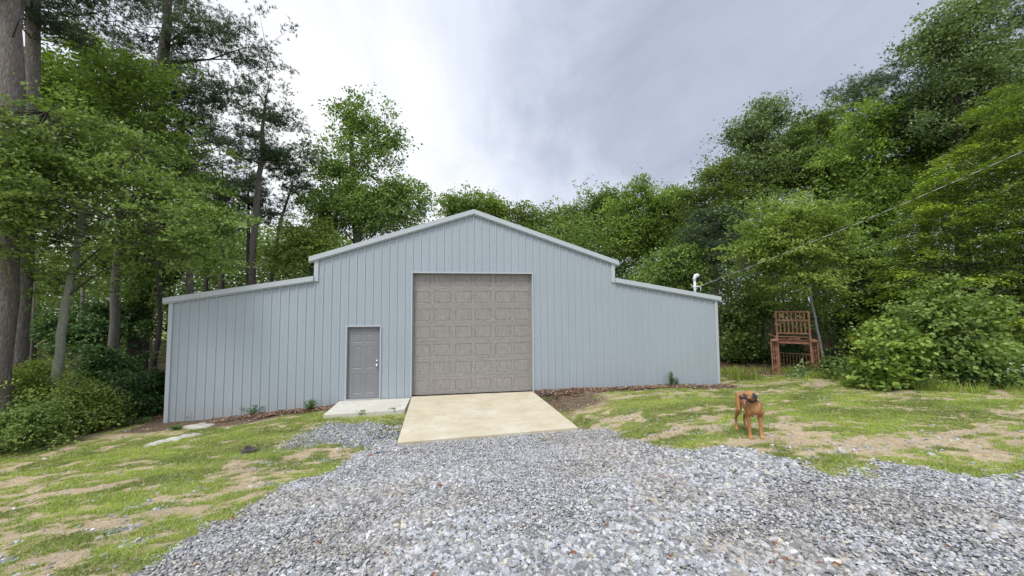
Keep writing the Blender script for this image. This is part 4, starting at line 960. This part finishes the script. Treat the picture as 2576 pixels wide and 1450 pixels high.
for (u,v,ru,rv,d,mat,lab,ns) in (
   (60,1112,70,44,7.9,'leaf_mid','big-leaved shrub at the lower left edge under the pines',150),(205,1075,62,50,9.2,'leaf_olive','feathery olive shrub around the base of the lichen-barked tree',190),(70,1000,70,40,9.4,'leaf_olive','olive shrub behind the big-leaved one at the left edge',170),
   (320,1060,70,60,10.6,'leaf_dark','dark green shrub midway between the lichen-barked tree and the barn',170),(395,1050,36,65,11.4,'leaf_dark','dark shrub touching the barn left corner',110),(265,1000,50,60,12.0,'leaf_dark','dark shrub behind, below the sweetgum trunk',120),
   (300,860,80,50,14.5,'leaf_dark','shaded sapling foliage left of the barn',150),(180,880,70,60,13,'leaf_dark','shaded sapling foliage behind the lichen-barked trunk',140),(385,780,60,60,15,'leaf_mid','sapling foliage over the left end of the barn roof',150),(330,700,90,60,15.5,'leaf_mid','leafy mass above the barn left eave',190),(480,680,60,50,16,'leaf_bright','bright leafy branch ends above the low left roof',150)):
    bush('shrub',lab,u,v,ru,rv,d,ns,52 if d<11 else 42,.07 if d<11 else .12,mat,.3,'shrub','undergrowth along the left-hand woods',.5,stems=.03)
# weeds
def weed(label,u,v,h,r,n,mat='weed',leaf=.06):
    p = G(u,v); Cc = []; root = empty('weed',p,label,'weed','weeds along the barn wall'); mb = MB(); V = []; vv = []
    for i in range(n):
        a = rng.random()*6.28; q = r*rng.random(); hh = h*(.5+.5*rng.random()); e = np.array([math.cos(a)*q,math.sin(a)*q,hh]); m = np.array([e[0]*.4,e[1]*.4,hh*.6])
        mb.tube([(0,0,-.01),m,e],[.005,.004,.002],4)
        k = 14; t = .25+.75*rng.random(k); P = np.outer(t,e)+rng.normal(size=(k,3))*np.array([.035,.035,.02]); P[:,2] = np.maximum(P[:,2],.01)
        D = rng.normal(size=(k,3)); D[:,2] *= .4; L = leaf*(.6+.7*rng.random(k)); q1,q2 = leaf_quads(P,D,np.array([0,0,1.])+rng.normal(size=(k,3))*.5,L,L*.5,np.clip(.5+rng.normal(size=k)*.2,0,1)); V.append(q1); vv.append(q2)
    mesh_np('stems',np.concatenate(mb.v),mb.f,M['weed'],{'v':np.full(sum(len(x) for x in mb.v),.4)},True,root)
    V = np.concatenate(V); mesh_np('leaves',V,np.arange(len(V)).reshape(-1,4),M[mat],{'v':np.concatenate(vv)},False,root)
for a in (('leafy weed clump at the wall left of the entry pad',645,1043,.30,.42,44),('tall dark-leaved weed beside the leafy clump at the wall',683,1036,.50,.16,12,'leaf_dark'),('small green weed between the leafy clump and the entry pad',780,1033,.32,.20,20),
   ('thin weed at the barn left corner, nearer the corner',432,1060,.26,.06,5),('thin weed on the barn wall beside the rock outcrop',476,1057,.28,.08,6),('tuft growing on top of the rock outcrop',445,1082,.14,.12,9),
   ('green weed against the right part of the barn wall',1689,974,.50,.14,16),('dark-leaved weed sharing the spot with the green weed on the right wall',1703,973,.32,.10,6,'leaf_dark'),('low weed at the left front edge of the entry pad',905,1041,.07,.2,9),('creeping weed on the right front corner of the entry pad',985,1034,.08,.22,10),
   ('weed at the left forest edge beside the bare soil',310,1072,.2,.3,14),('weed at the left forest edge nearer the barn',355,1066,.16,.2,10)):
    weed(*a)
# dark soil clump
p = G(625,1139)+np.array([0,0,.01]); mb = MB(); V0,F0 = ico()
mb.ball((0,0,.02),(.12,.10,.075),14,9); Vc = np.concatenate(mb.v); Vc = Vc*(1+.45*(rng.random((len(Vc),1))-.5))
root = empty('stump',p,'small dark rotted stump in the left lawn','stump'); mesh_np('wood',Vc,mb.f,M['bark_dark'],None,False,root)
mb = MB()
for i in range(14):
    a = rng.random()*6.28; mb.tube([(0,0,.05),(math.cos(a)*.07,math.sin(a)*.07,.05),(math.cos(a)*.16,math.sin(a)*.13,.01+.07*rng.random())],[.03,.012,.004],4)
mesh_np('roots',np.concatenate(mb.v),mb.f,M['bark_grey'],None,False,root)

# ---- woodland that reads as one mass, both sides and behind
def woodland():
    sky = [(-900,250),(0,330),(300,420),(500,560),(700,590),(850,620),(1000,640),(1100,610),(1300,590),(1500,560),(1700,575),(1800,540),(2000,470),(2200,420),(2400,380),(2700,300),(3500,250)]
    su_,sv_ = zip(*sky); out = []; vs = []
    nc = 6800; u = rng.random(nc)*4000-700; d = 18+26*rng.random(nc); side = (u<430)|(u>1830); d = np.where(side,15+24*rng.random(nc),26+20*rng.random(nc))
    top = np.interp(u,su_,sv_); v = top+(800-top)*rng.random(nc)**1.15+(rng.random(nc)-.5)*30
    v = np.where(side&(rng.random(nc)<.42),640+290*rng.random(nc),v)
    Pc = np.array([P3(a,b,c) for a,b,c in zip(u,v,d)]); z0 = TZ(Pc[:,0],Pc[:,1]); Pc[:,2] = np.maximum(Pc[:,2],z0+.3)
    per = 60; n = nc*per; sc = np.repeat(.045*d,per)
    P = np.repeat(Pc,per,0)+rng.normal(size=(n,3))*sc[:,None]*np.array([.8,.8,.42]); L = .0075*np.repeat(d,per)*(.7+.6*rng.random(n))+.02
    k = P[:,2] > TZ(P[:,0],P[:,1])+.05; P = P[k]; L = L[k]
    vv = np.clip(.45+np.repeat(rng.normal(size=nc)*.22,per)[k]+rng.normal(size=len(P))*.13,0,1)
    V,v4 = leaf_quads(P,rng.normal(size=P.shape)*np.array([1,1,.5]),np.array([0,0,1.])+rng.normal(size=P.shape)*.6,L,L*.65,vv)
    tag(mesh_np('woodland_foliage',V,np.arange(len(V)).reshape(-1,4),M['leaf_mid'],{'v':v4}),kind='stuff')
    mb = MB()
    for i in range(210):
        u = rng.random()*3600-500
        d = (14+22*rng.random()) if (u<400 or u>1850) else 26+16*rng.random()
        d = d+9 if 1790<u<2180 else d; r_lim = 1.0; p = P3(u,780,d); z = tz(p[0],p[1]); h = 9+6*rng.random()
        if -1 < p[0] < 17.5 and -1 < p[1] < 13: continue
        top = np.interp(u,su_,sv_)+90; h = min(h,max(2.5,(780-top)*d/FOC)); lean = rng.normal(size=2)*.5; r = .05+.13*rng.random()**2
        mb.tube([(p[0],p[1],z-.1),(p[0]+lean[0]*.4,p[1]+lean[1]*.4,z+h*.5),(p[0]+lean[0],p[1]+lean[1],z+h)],[r,r*.7,r*.3],6)
    tag(mb.build('woodland_trunks',M['bark_grey'],None,True),kind='stuff')
woodland()

# ------------------------------------------------------------ rusty livestock headgate
def frame():
    b = G(1950,955); bl = P3(1962,948,13.3); br = P3(2040,943,13.6)
    A = np.array([bl[0],bl[1],0]); Bv = np.array([br[0],br[1],0])-A; wid = np.linalg.norm(Bv); ex = Bv/wid; ey = np.array([-ex[1],ex[0],0])
    los = norm(np.array([(A[0]+br[0])/2-CAM[0],(A[1]+br[1])/2-CAM[1],0])); ex = np.array([los[1],-los[0],0]); ey = los; z0 = tz(A[0],A[1]); org = np.array([A[0],A[1],z0]); wid = .95
    root = empty('cattle_headgate',org,'tall rusty steel livestock headgate standing at the edge of the woods','livestock gate')
    ln = lambda x,y,z: ex*x+ey*y+np.array([0,0,z])-ex*0.0+ex*(-.018*z)
    Ht = 2.30
    def bar(name,a,c,w,t=None,lab=None):
        mb = MB(); mb.bar(ln(*a),ln(*c),w,t,up=ey); return mesh_np(name,np.concatenate(mb.v),mb.f,M['rust'],None,False,root)
    bar('front_post',(0,0,-.1),(0,0,Ht),.06); bar('front_post',(wid,0,-.1),(wid,0,Ht),.06)
    zt = [Ht-.02,1.97,1.50]
    for z in zt: bar('rail',(0.03,0,z),(wid-.03,0,z),.045 if z!=1.97 else .05,.05)
    bar('rail',(.03,.02,1.37),(wid-.03,.02,1.37),.03); bar('rail',(.32,.03,1.31),(.66,.03,1.31),.025)
    mb = MB(); mb.bar(ln(.03,.03,1.20),ln(wid-.03,.03,1.20),.06,.12,up=(0,0,1)); mesh_np('cross_beam',np.concatenate(mb.v),mb.f,M['rust'],None,False,root)
    mb = MB(); mb.bar(ln(-.0,.0,1.265),ln(wid,.0,1.265),.09,.015,up=(0,0,1)); mb.bar(ln(0.03,.0,1.135),ln(wid-.03,.0,1.135),.09,.015,up=(0,0,1)); mesh_np('beam_flange',np.concatenate(mb.v),mb.f,M['rust'],None,False,root)
    for i in range(1,8):
        x = wid*i/8
        bar('grille_bar',(x,0,1.52),(x,0,1.945),.036); bar('grille_bar',(x-.01,0,1.995),(x-.01,0,Ht-.045),.036)
    # lever on the left
    bar('lever',(-.03,-.02,1.36),(-.26,-.04,1.45),.03); bar('lever',(-.05,-.02,1.38),(-.07,-.02,1.20),.03)
    # side wings: open box columns
    for s in (-1,1):
        x0 = -.02 if s<0 else wid+.02; x1 = x0+s*.17; yb = .22 if s > 0 else -.05
        nm = 'side_wing'
        for x,y in ((x1,yb-.12),(x1-s*.06,yb+.0),(x0+s*.02,yb+.05)):
            bar('wing_post',(x,y,-.12),(x,y,1.20),.038,.038)
        mb = MB(); mb.bar(ln(x0+s*.05,yb+.03,-.05),ln(x0+s*.05,yb+.03,1.18),.03,.008,up=ey); mesh_np('wing_panel',np.concatenate(mb.v),mb.f,M['rust'],None,False,root)
        for z in (.26,.58,.90): bar('wing_rung',(x0,yb-.06,z),(x1+s*.02,yb-.12,z),.022)
        mb = MB(); P = [ln(x0-s*.05,yb-.10,1.20),ln(x1+s*.02,yb-.16,1.20),ln(x1+s*.02,yb+.10,1.22),ln(x0-s*.05,yb+.10,1.28)]
        V = np.array(P+[p+np.array([0,0,.045]) for p in P]); mb.add(V,[(3,2,1,0),(4,5,6,7),(0,1,5,4),(1,2,6,5),(2,3,7,6),(3,0,4,7)]); mesh_np('wing_cap',np.concatenate(mb.v),mb.f,M['rust'],None,False,root)
    # back panel of the chute
    yb = 1.1
    bar('back_rail',(.0,yb,.66),(wid+.02,yb,.66),.03); bar('back_rail',(.0,yb,.06),(wid+.02,yb,.06),.03)
    for i in range(10):
        x = .0+wid*(i+.3)/9.6; bar('back_bar',(x,yb,.06),(x,yb,.66),.024)
    for x in (.0,wid): bar('floor_rail',(x,0,.06),(x,yb,.06),.04)
    bar('side_rail',(0,0,.66),(0,yb,.66),.03); bar('side_rail',(wid,0,.66),(wid,yb,.66),.03)
frame()
# rusty beam and flowering bush at the far right edge
p = G(2540,985); bp = P3(2545,958,9.4)
root = empty('rusted_beam',(bp[0],bp[1],tz(bp[0],bp[1])),'rust-red steel beam lying across supports in the weeds at the right edge','steel beam')
zc = bp[2]-tz(bp[0],bp[1]); a = Rv*.35; mb = MB(); mb.bar(-a*1.2+np.array([0,0,zc]),a*2.2+np.array([0,0,zc-.02]),.12,.012); mb.bar(-a*1.2+np.array([0,0,zc-.05]),a*2.2+np.array([0,0,zc-.07]),.012,.09); mb.bar(-a*1.2+np.array([0,0,zc-.10]),a*2.2+np.array([0,0,zc-.12]),.12,.012)
mesh_np('beam',np.concatenate(mb.v),mb.f,M['rust'],None,False,root)
for k in (-.8,1.6):
    mb = MB(); mb.bar(a*k+np.array([0,0,-.05]),a*k+np.array([0,0,zc-.11]),.08); mesh_np('support',np.concatenate(mb.v),mb.f,M['rust'],None,False,root)
M['blossom'] = flat('white_blossom',(.75,.77,.68),.7)
fb = P3(2562,925,9.2); fbz = tz(fb[0],fb[1]); root = empty('flowering_shrub',(fb[0],fb[1],fbz),'shrub with small white blossoms above the rusty beam at the right edge','shrub')
V,v,C = crown_broad([(fb[0],fb[1],fb[2],.42,.35,.22),(fb[0]+.5,fb[1]-.2,fb[2]+.2,.4,.3,.25)],60,36,.06,.2,.4,.5); mesh_np('leaves',V-np.array([fb[0],fb[1],fbz]),np.arange(len(V)).reshape(-1,4),M['leaf_mid'],{'v':v},False,root)
V,v,C2 = crown_broad([(fb[0],fb[1],fb[2]+.06,.42,.35,.2),(fb[0]+.5,fb[1]-.2,fb[2]+.25,.4,.3,.2)],34,16,.035,.09,.3,.5,aspect=.9); mesh_np('blossoms',V-np.array([fb[0],fb[1],fbz]),np.arange(len(V)).reshape(-1,4),M['blossom'],None,False,root)
mb = MB()
for c in C[::3]: mb.tube([(0,0,-.05),(np.array(c)-np.array([fb[0],fb[1],fbz]))*np.array([.5,.5,.6]),np.array(c)-np.array([fb[0],fb[1],fbz])],[.012,.008,.003],4)
mesh_np('stems',np.concatenate(mb.v),mb.f,M['bark_grey'],None,True,root)

# ------------------------------------------------------------ dog
def dog():
    pf = (G(1888,1099)+G(1913,1104))/2
    yawd = math.radians(-25)
    Fd = np.array([math.sin(yawd),-math.cos(yawd),0]); Ld = np.array([math.cos(yawd),math.sin(yawd),0])   # forward, dog's left
    gslope = lambda f,l: tz(pf[0]+Fd[0]*f+Ld[0]*l,pf[1]+Fd[1]*f+Ld[1]*l)-pf[2]
    # local axes: x = left, y = forward, z = up
    mb = MB()
    def chain(pts,step=.012,sub=1.0):
        for (p,r),(q,s) in zip(pts[:-1],pts[1:]):
            p,q,r,s = map(lambda a: np.array(a,float),(p,q,r,s)); n = max(2,int(np.linalg.norm(q-p)/step))
            for i in range(n+1):
                t = i/n; mb.ball(p+(q-p)*t,r+(s-r)*t,12,8)
    def R3(a,b=None,c=None): b = b or a; c = c or a; return (a,b,c)
    # trunk: pelvis, loin, ribcage, brisket
    chain([((0,-.60,.485),(.065,.05,.070)),((0,-.53,.50),(.088,.06,.095)),((0,-.42,.495),(.082,.06,.095)),((0,-.30,.478),(.092,.06,.118)),((0,-.17,.462),(.116,.06,.147)),((0,-.06,.458),(.122,.06,.155)),((0,.02,.47),(.112,.05,.138)),((0,.065,.485),(.078,.04,.105))])
    # withers to neck, neck turned a little to the dog's right
    HC = np.array([-.095,.150,.685])
    chain([((0,-.05,.54),(.085,.06,.075)),((0,.02,.575),(.078,.07,.085)),((-.030,.080,.625),(.070,.065,.078)),((-.070,.122,.665),(.064,.06,.066))])
    mdir = norm(np.array([-.95,.16,-.20])); side = norm(np.cross(mdir,np.array([0,0,1.]))); upv = np.cross(side,mdir)
    H = lambda a,b,c: HC+mdir*a+side*b+upv*c
    def hb(a,b,c,ra,rb,rc):
        Mx_ = np.stack([mdir,side,upv],1); mb.ball(H(a,b,c),(ra,rb,rc),16,10,Mx_)
    hb(0,0,.012,.082,.066,.062); hb(.04,0,.028,.050,.056,.040); hb(.035,.034,-.012,.046,.026,.036); hb(.035,-.034,-.012,.046,.026,.036)
    for i in range(12):
        t = i/11; hb(.062+.066*t,0,-.002-.008*t,.03,.043-.010*t,.036-.006*t)
    hb(.128,0,-.006,.020,.029,.027)
    # lower jaw, open
    for i in range(10):
        t = i/9; hb(.03+.072*t,0,-.050-.038*t,.022,.031-.010*t,.015-.004*t)
    hb(.068,0,.030,.016,.045,.012)      # brow ridge
    # legs
    def leg(pts): chain(pts,.010)
    zf = lambda l,f: gslope(f,l)
    for s,ff in ((-1,.015),(1,.0)):
        g0 = zf(s*.078,ff)
        leg([((s*.072,-.03,.50),R3(.050,.062,.075)),((s*.082,.012,.415),R3(.046,.056,.06)),((s*.084,-.025,.335),R3(.037,.043,.045)),((s*.080,-.008,.25),R3(.029,.033,.033)),((s*.078,.004,.165),R3(.026,.027,.027)),((s*.078,.008,.14),R3(.027,.028,.022)),((s*.078,.014,.09+g0*.5),R3(.024,.025,.023)),((s*.078,.03,.045+g0),R3(.023,.026,.02))])
        mb.ball((s*.078,.047,.026+g0),(.033,.040,.021),12,8)
        for k in (-1.5,-.5,.5,1.5): mb.ball((s*.078+k*.0145,.078-abs(k)*.006,.018+g0),(.0095,.017,.0155),8,6)
    for s,ff,kk in ((-1,-.59,0),(1,-.70,0)):
        x = .098*s-(.034 if s>0 else 0); g0 = zf(x,ff)
        leg([((s*.060,-.535,.50),R3(.050,.075,.085)),((s*.082,-.50,.40),R3(.046,.075,.075)),((s*.092,-.455,.315),R3(.036,.052,.05)),((x,-.50,.25),R3(.032,.040,.038)),((x,-.575+(ff+.57),.195+g0*.5),R3(.024,.029,.029)),((x,-.60+(ff+.57),.165+g0),R3(.022,.026,.025)),((x,-.590+(ff+.57),.10+g0),R3(.0215,.023,.023)),((x,-.575+(ff+.57),.045+g0),R3(.020,.023,.02))])
        mb.ball((x,-.552+(ff+.57),.024+g0),(.029,.036,.020),12,8)
        for k in (-1.5,-.5,.5,1.5): mb.ball((x+k*.013,-.525+(ff+.57)-abs(k)*.005,.017+g0),(.009,.015,.0145),8,6)
    V = np.concatenate(mb.v); o = mesh_np('dog_tmp',V,mb.f,None)
    rm = o.modifiers.new('r','REMESH'); rm.mode = 'VOXEL'; rm.voxel_size = .0065; rm.use_smooth_shade = True
    sm = o.modifiers.new('s','SMOOTH'); sm.factor = .5; sm.iterations = 5
    dg = bpy.context.evaluated_depsgraph_get(); me = bpy.data.meshes.new_from_object(o.evaluated_get(dg))
    bpy.data.objects.remove(o)
    n = len(me.vertices); P = np.empty(n*3,np.float32); me.vertices.foreach_get('co',P); P = P.reshape(-1,3).astype(float)
    # coat colours
    tan = np.array([.36,.178,.070]); deep = np.array([.23,.095,.036]); lt = np.array([.50,.31,.16]); blk = np.array([.022,.018,.016]); wht = np.array([.78,.72,.66])
    q = fbm(P[:,0]*14+5,P[:,2]*9+P[:,1]*11,91,4)[:,None]
    c = tan*(.66+.68*q); sh_ = (np.abs(P[:,0])>.07)&(P[:,2]>.40)&(P[:,1]>-.12); c = c*(1-.12*sh_[:,None])
    back = sstep(.52,.60,P[:,2])[:,None]*(P[:,1]<.03)[:,None]; c = c*(1-.35*back)+deep*.35*back
    ch = (np.exp(-((P[:,0])/.06)**2-((P[:,2]-.50)/.09)**2)*(P[:,1]>.02))[:,None]; c = c*(1-.45*ch)+lt*.45*ch
    w = (np.exp(-((P[:,0]-.0)/.022)**4-((P[:,2]-.345)/.022)**4)*(P[:,1]>-.06))[:,None]; c = c*(1-w)+wht*w
    inner = sstep(.045,.02,np.abs(P[:,0]))*(P[:,2]<.33)*(P[:,1]<-.03); c = c*(1-.3*inner[:,None])
    hl = P-HC; a_ = hl@mdir; b_ = hl@side; c_ = hl@upv; head = (np.linalg.norm(hl,axis=1)<.22)&(a_>-.07)&(P[:,2]>.58)
    muz = sstep(.055,.082,a_-.25*np.maximum(c_-.0,0))*head; muz = np.maximum(muz,head*sstep(-.028,-.042,c_)*(a_>.02))
    mzc = blk*1.5+np.array([.05,.034,.024])*sstep(-.02,.03,c_)[:,None]; c = c*(1-muz[:,None])+mzc*muz[:,None]
    brow = head*np.exp(-((a_-.075)/.02)**2-((np.abs(b_)-.032)/.02)**2-((c_-.02)/.018)**2); c = c*(1-.75*brow[:,None])+blk*.75*brow[:,None]
    chk = head*np.exp(-((a_-.02)/.03)**2-((c_+.01)/.03)**2); c = c*(1-.4*chk[:,None])+lt*.4*chk[:,None]
    paw = (P[:,2]<.05+.04)*(P[:,2]<.06); c = np.where(paw[:,None]>0,c*.9+lt*.12,c)
    me.name = 'dog'; at = me.attributes.new('col','FLOAT_COLOR','POINT'); at.data.foreach_set('color',np.c_[np.clip(c,0,1),np.ones(n)].astype(np.float32).ravel())
    me.materials.clear(); me.materials.append(M['fur']); me.polygons.foreach_set('use_smooth',np.ones(len(me.polygons),bool))
    d = bpy.data.objects.new('dog',me); COL.objects.link(d)
    d.matrix_world = Matrix(((Ld[0],Fd[0],0,pf[0]),(Ld[1],Fd[1],0,pf[1]),(0,0,1,pf[2]-.004),(0,0,0,1)))
    tag(d,'rust-brown short-haired dog standing on the lawn, head turned, tongue out','dog')
    black = flat('dog_black_skin',(.02,.018,.018),.35,0,.6,30,.1); pink = flat('tongue_pink',(.62,.24,.27),.4,0,.5,20,.1); nyl = flat('collar_nylon',(.03,.028,.03),.6); wht_ = flat('tooth_white',(.8,.78,.7),.4)
    Mh = np.stack([mdir,side,upv],1)
    def ch(name,mb_,mat,smooth=True): return mesh_np(name,np.concatenate(mb_.v),mb_.f,mat,None,smooth,d)
    m = MB(); m.ball(H(.148,0,.012),(.013,.020,.016),12,8,Mh); ch('nose',m,black)
    for s in (-1,1):
        m = MB(); m.ball(H(.072,s*.036,.018),(.010,.008,.009),10,8,Mh); ch('eye',m,black)
        # drop ear: flap hanging from the side of the skull
        E0 = [H(-.005,s*.050,.055),H(-.045,s*.048,.050),H(-.075,s*.068,-.005),H(-.045,s*.082,-.050),H(-.012,s*.080,-.040),H(.002,s*.070,.010)]
        ctr = sum(E0)/6+side*s*.012
        nrm_ = side*s; V_ = [*E0,ctr]+[e-nrm_*.007 for e in E0]+[ctr-nrm_*.007]
        F_ = [(i,(i+1)%6,6) for i in range(6)]+[((i+1)%6+7,i+7,13) for i in range(6)]+[(i,i+7,(i+1)%6+7,(i+1)%6) for i in range(6)]
        m = MB(); m.add(np.array(V_),F_); e = ch('ear',m,black); sb = e.modifiers.new('s','SUBSURF'); sb.levels = sb.render_levels = 2
    # tongue hanging from the mouth
    Tn = [H(.035,0,-.045),H(.070,0,-.050),H(.104,.004,-.068),H(.116,.006,-.100),H(.113,.008,-.130)]; wv = [.020,.022,.023,.022,.013]
    V_ = []; 
    for i,(t,wt) in enumerate(zip(Tn,wv)):
        tn = norm(Tn[min(i+1,4)]-Tn[max(i-1,0)]); nn_ = np.cross(tn,side)
        for k in np.linspace(-1,1,5): V_.append(t+side*wt*k-nn_*.004*(1-k*k))
        for k in np.linspace(1,-1,5): V_.append(t+side*wt*k+nn_*(.004+.003*(1-k*k)))
    F_ = [(i*10+j,i*10+(j+1)%10,i*10+10+(j+1)%10,i*10+10+j) for i in range(4) for j in range(10)]+[tuple(range(9,-1,-1)),tuple(range(40,50))]
    m = MB(); m.add(np.array(V_),F_); ch('tongue',m,pink)
    for s in (-1,1):
        m = MB(); m.ball(H(.112,s*.018,-.038),(.005,.004,.012),8,6,Mh); ch('tooth',m,wht_)
    # collar round the neck
    cc = np.array([-.052,.103,.642]); ax = norm(np.array([-.07,.07,.065])); u1 = norm(np.cross(ax,np.array([0,0,1.]))); u2 = np.cross(ax,u1)
    n_ = 36; V_ = []
    for h,rr in ((-.015,0),(.015,0),(.015,.005),(-.015,.005)):
        for j in range(n_):
            t = 2*math.pi*j/n_; V_.append(cc+ax*h+u1*(.069+rr)*math.cos(t)+u2*(.075+rr)*math.sin(t))
    F_ = [(k*n_+j,k*n_+(j+1)%n_,((k+1)%4)*n_+(j+1)%n_,((k+1)%4)*n_+j) for k in range(4) for j in range(n_)]
    m = MB(); m.add(np.array(V_),F_); cl = ch('collar',m,nyl)
    tdir = norm(u1*.9*np.sign(u1[0])+np.array([0,.35,0])); tdir = norm(tdir-ax*(tdir@ax))
    m = MB(); m.ball(cc+tdir*.079,(.008,.016,.018),10,8); o2 = ch('buckle',m,M['steel']); o2.parent = cl
    m = MB(); m.ball(cc+tdir*.080+ax*-.03+np.array([0,0,-.012]),(.006,.014,.016),10,8); o3 = ch('tag_disc',m,M['steel']); o3.parent = cl
    # tail
    m = MB(); m.tube([(0,-.63,.50),(.0,-.68,.47),(.01,-.71,.39),(.015,-.70,.30),(.015,-.68,.24)],[.026,.021,.016,.011,.005],10)
    Vt = np.concatenate(m.v); t = mesh_np('tail',Vt,m.f,M['fur'],{'col':np.tile(tan*.9,(len(Vt),1))},True,d)
dog()
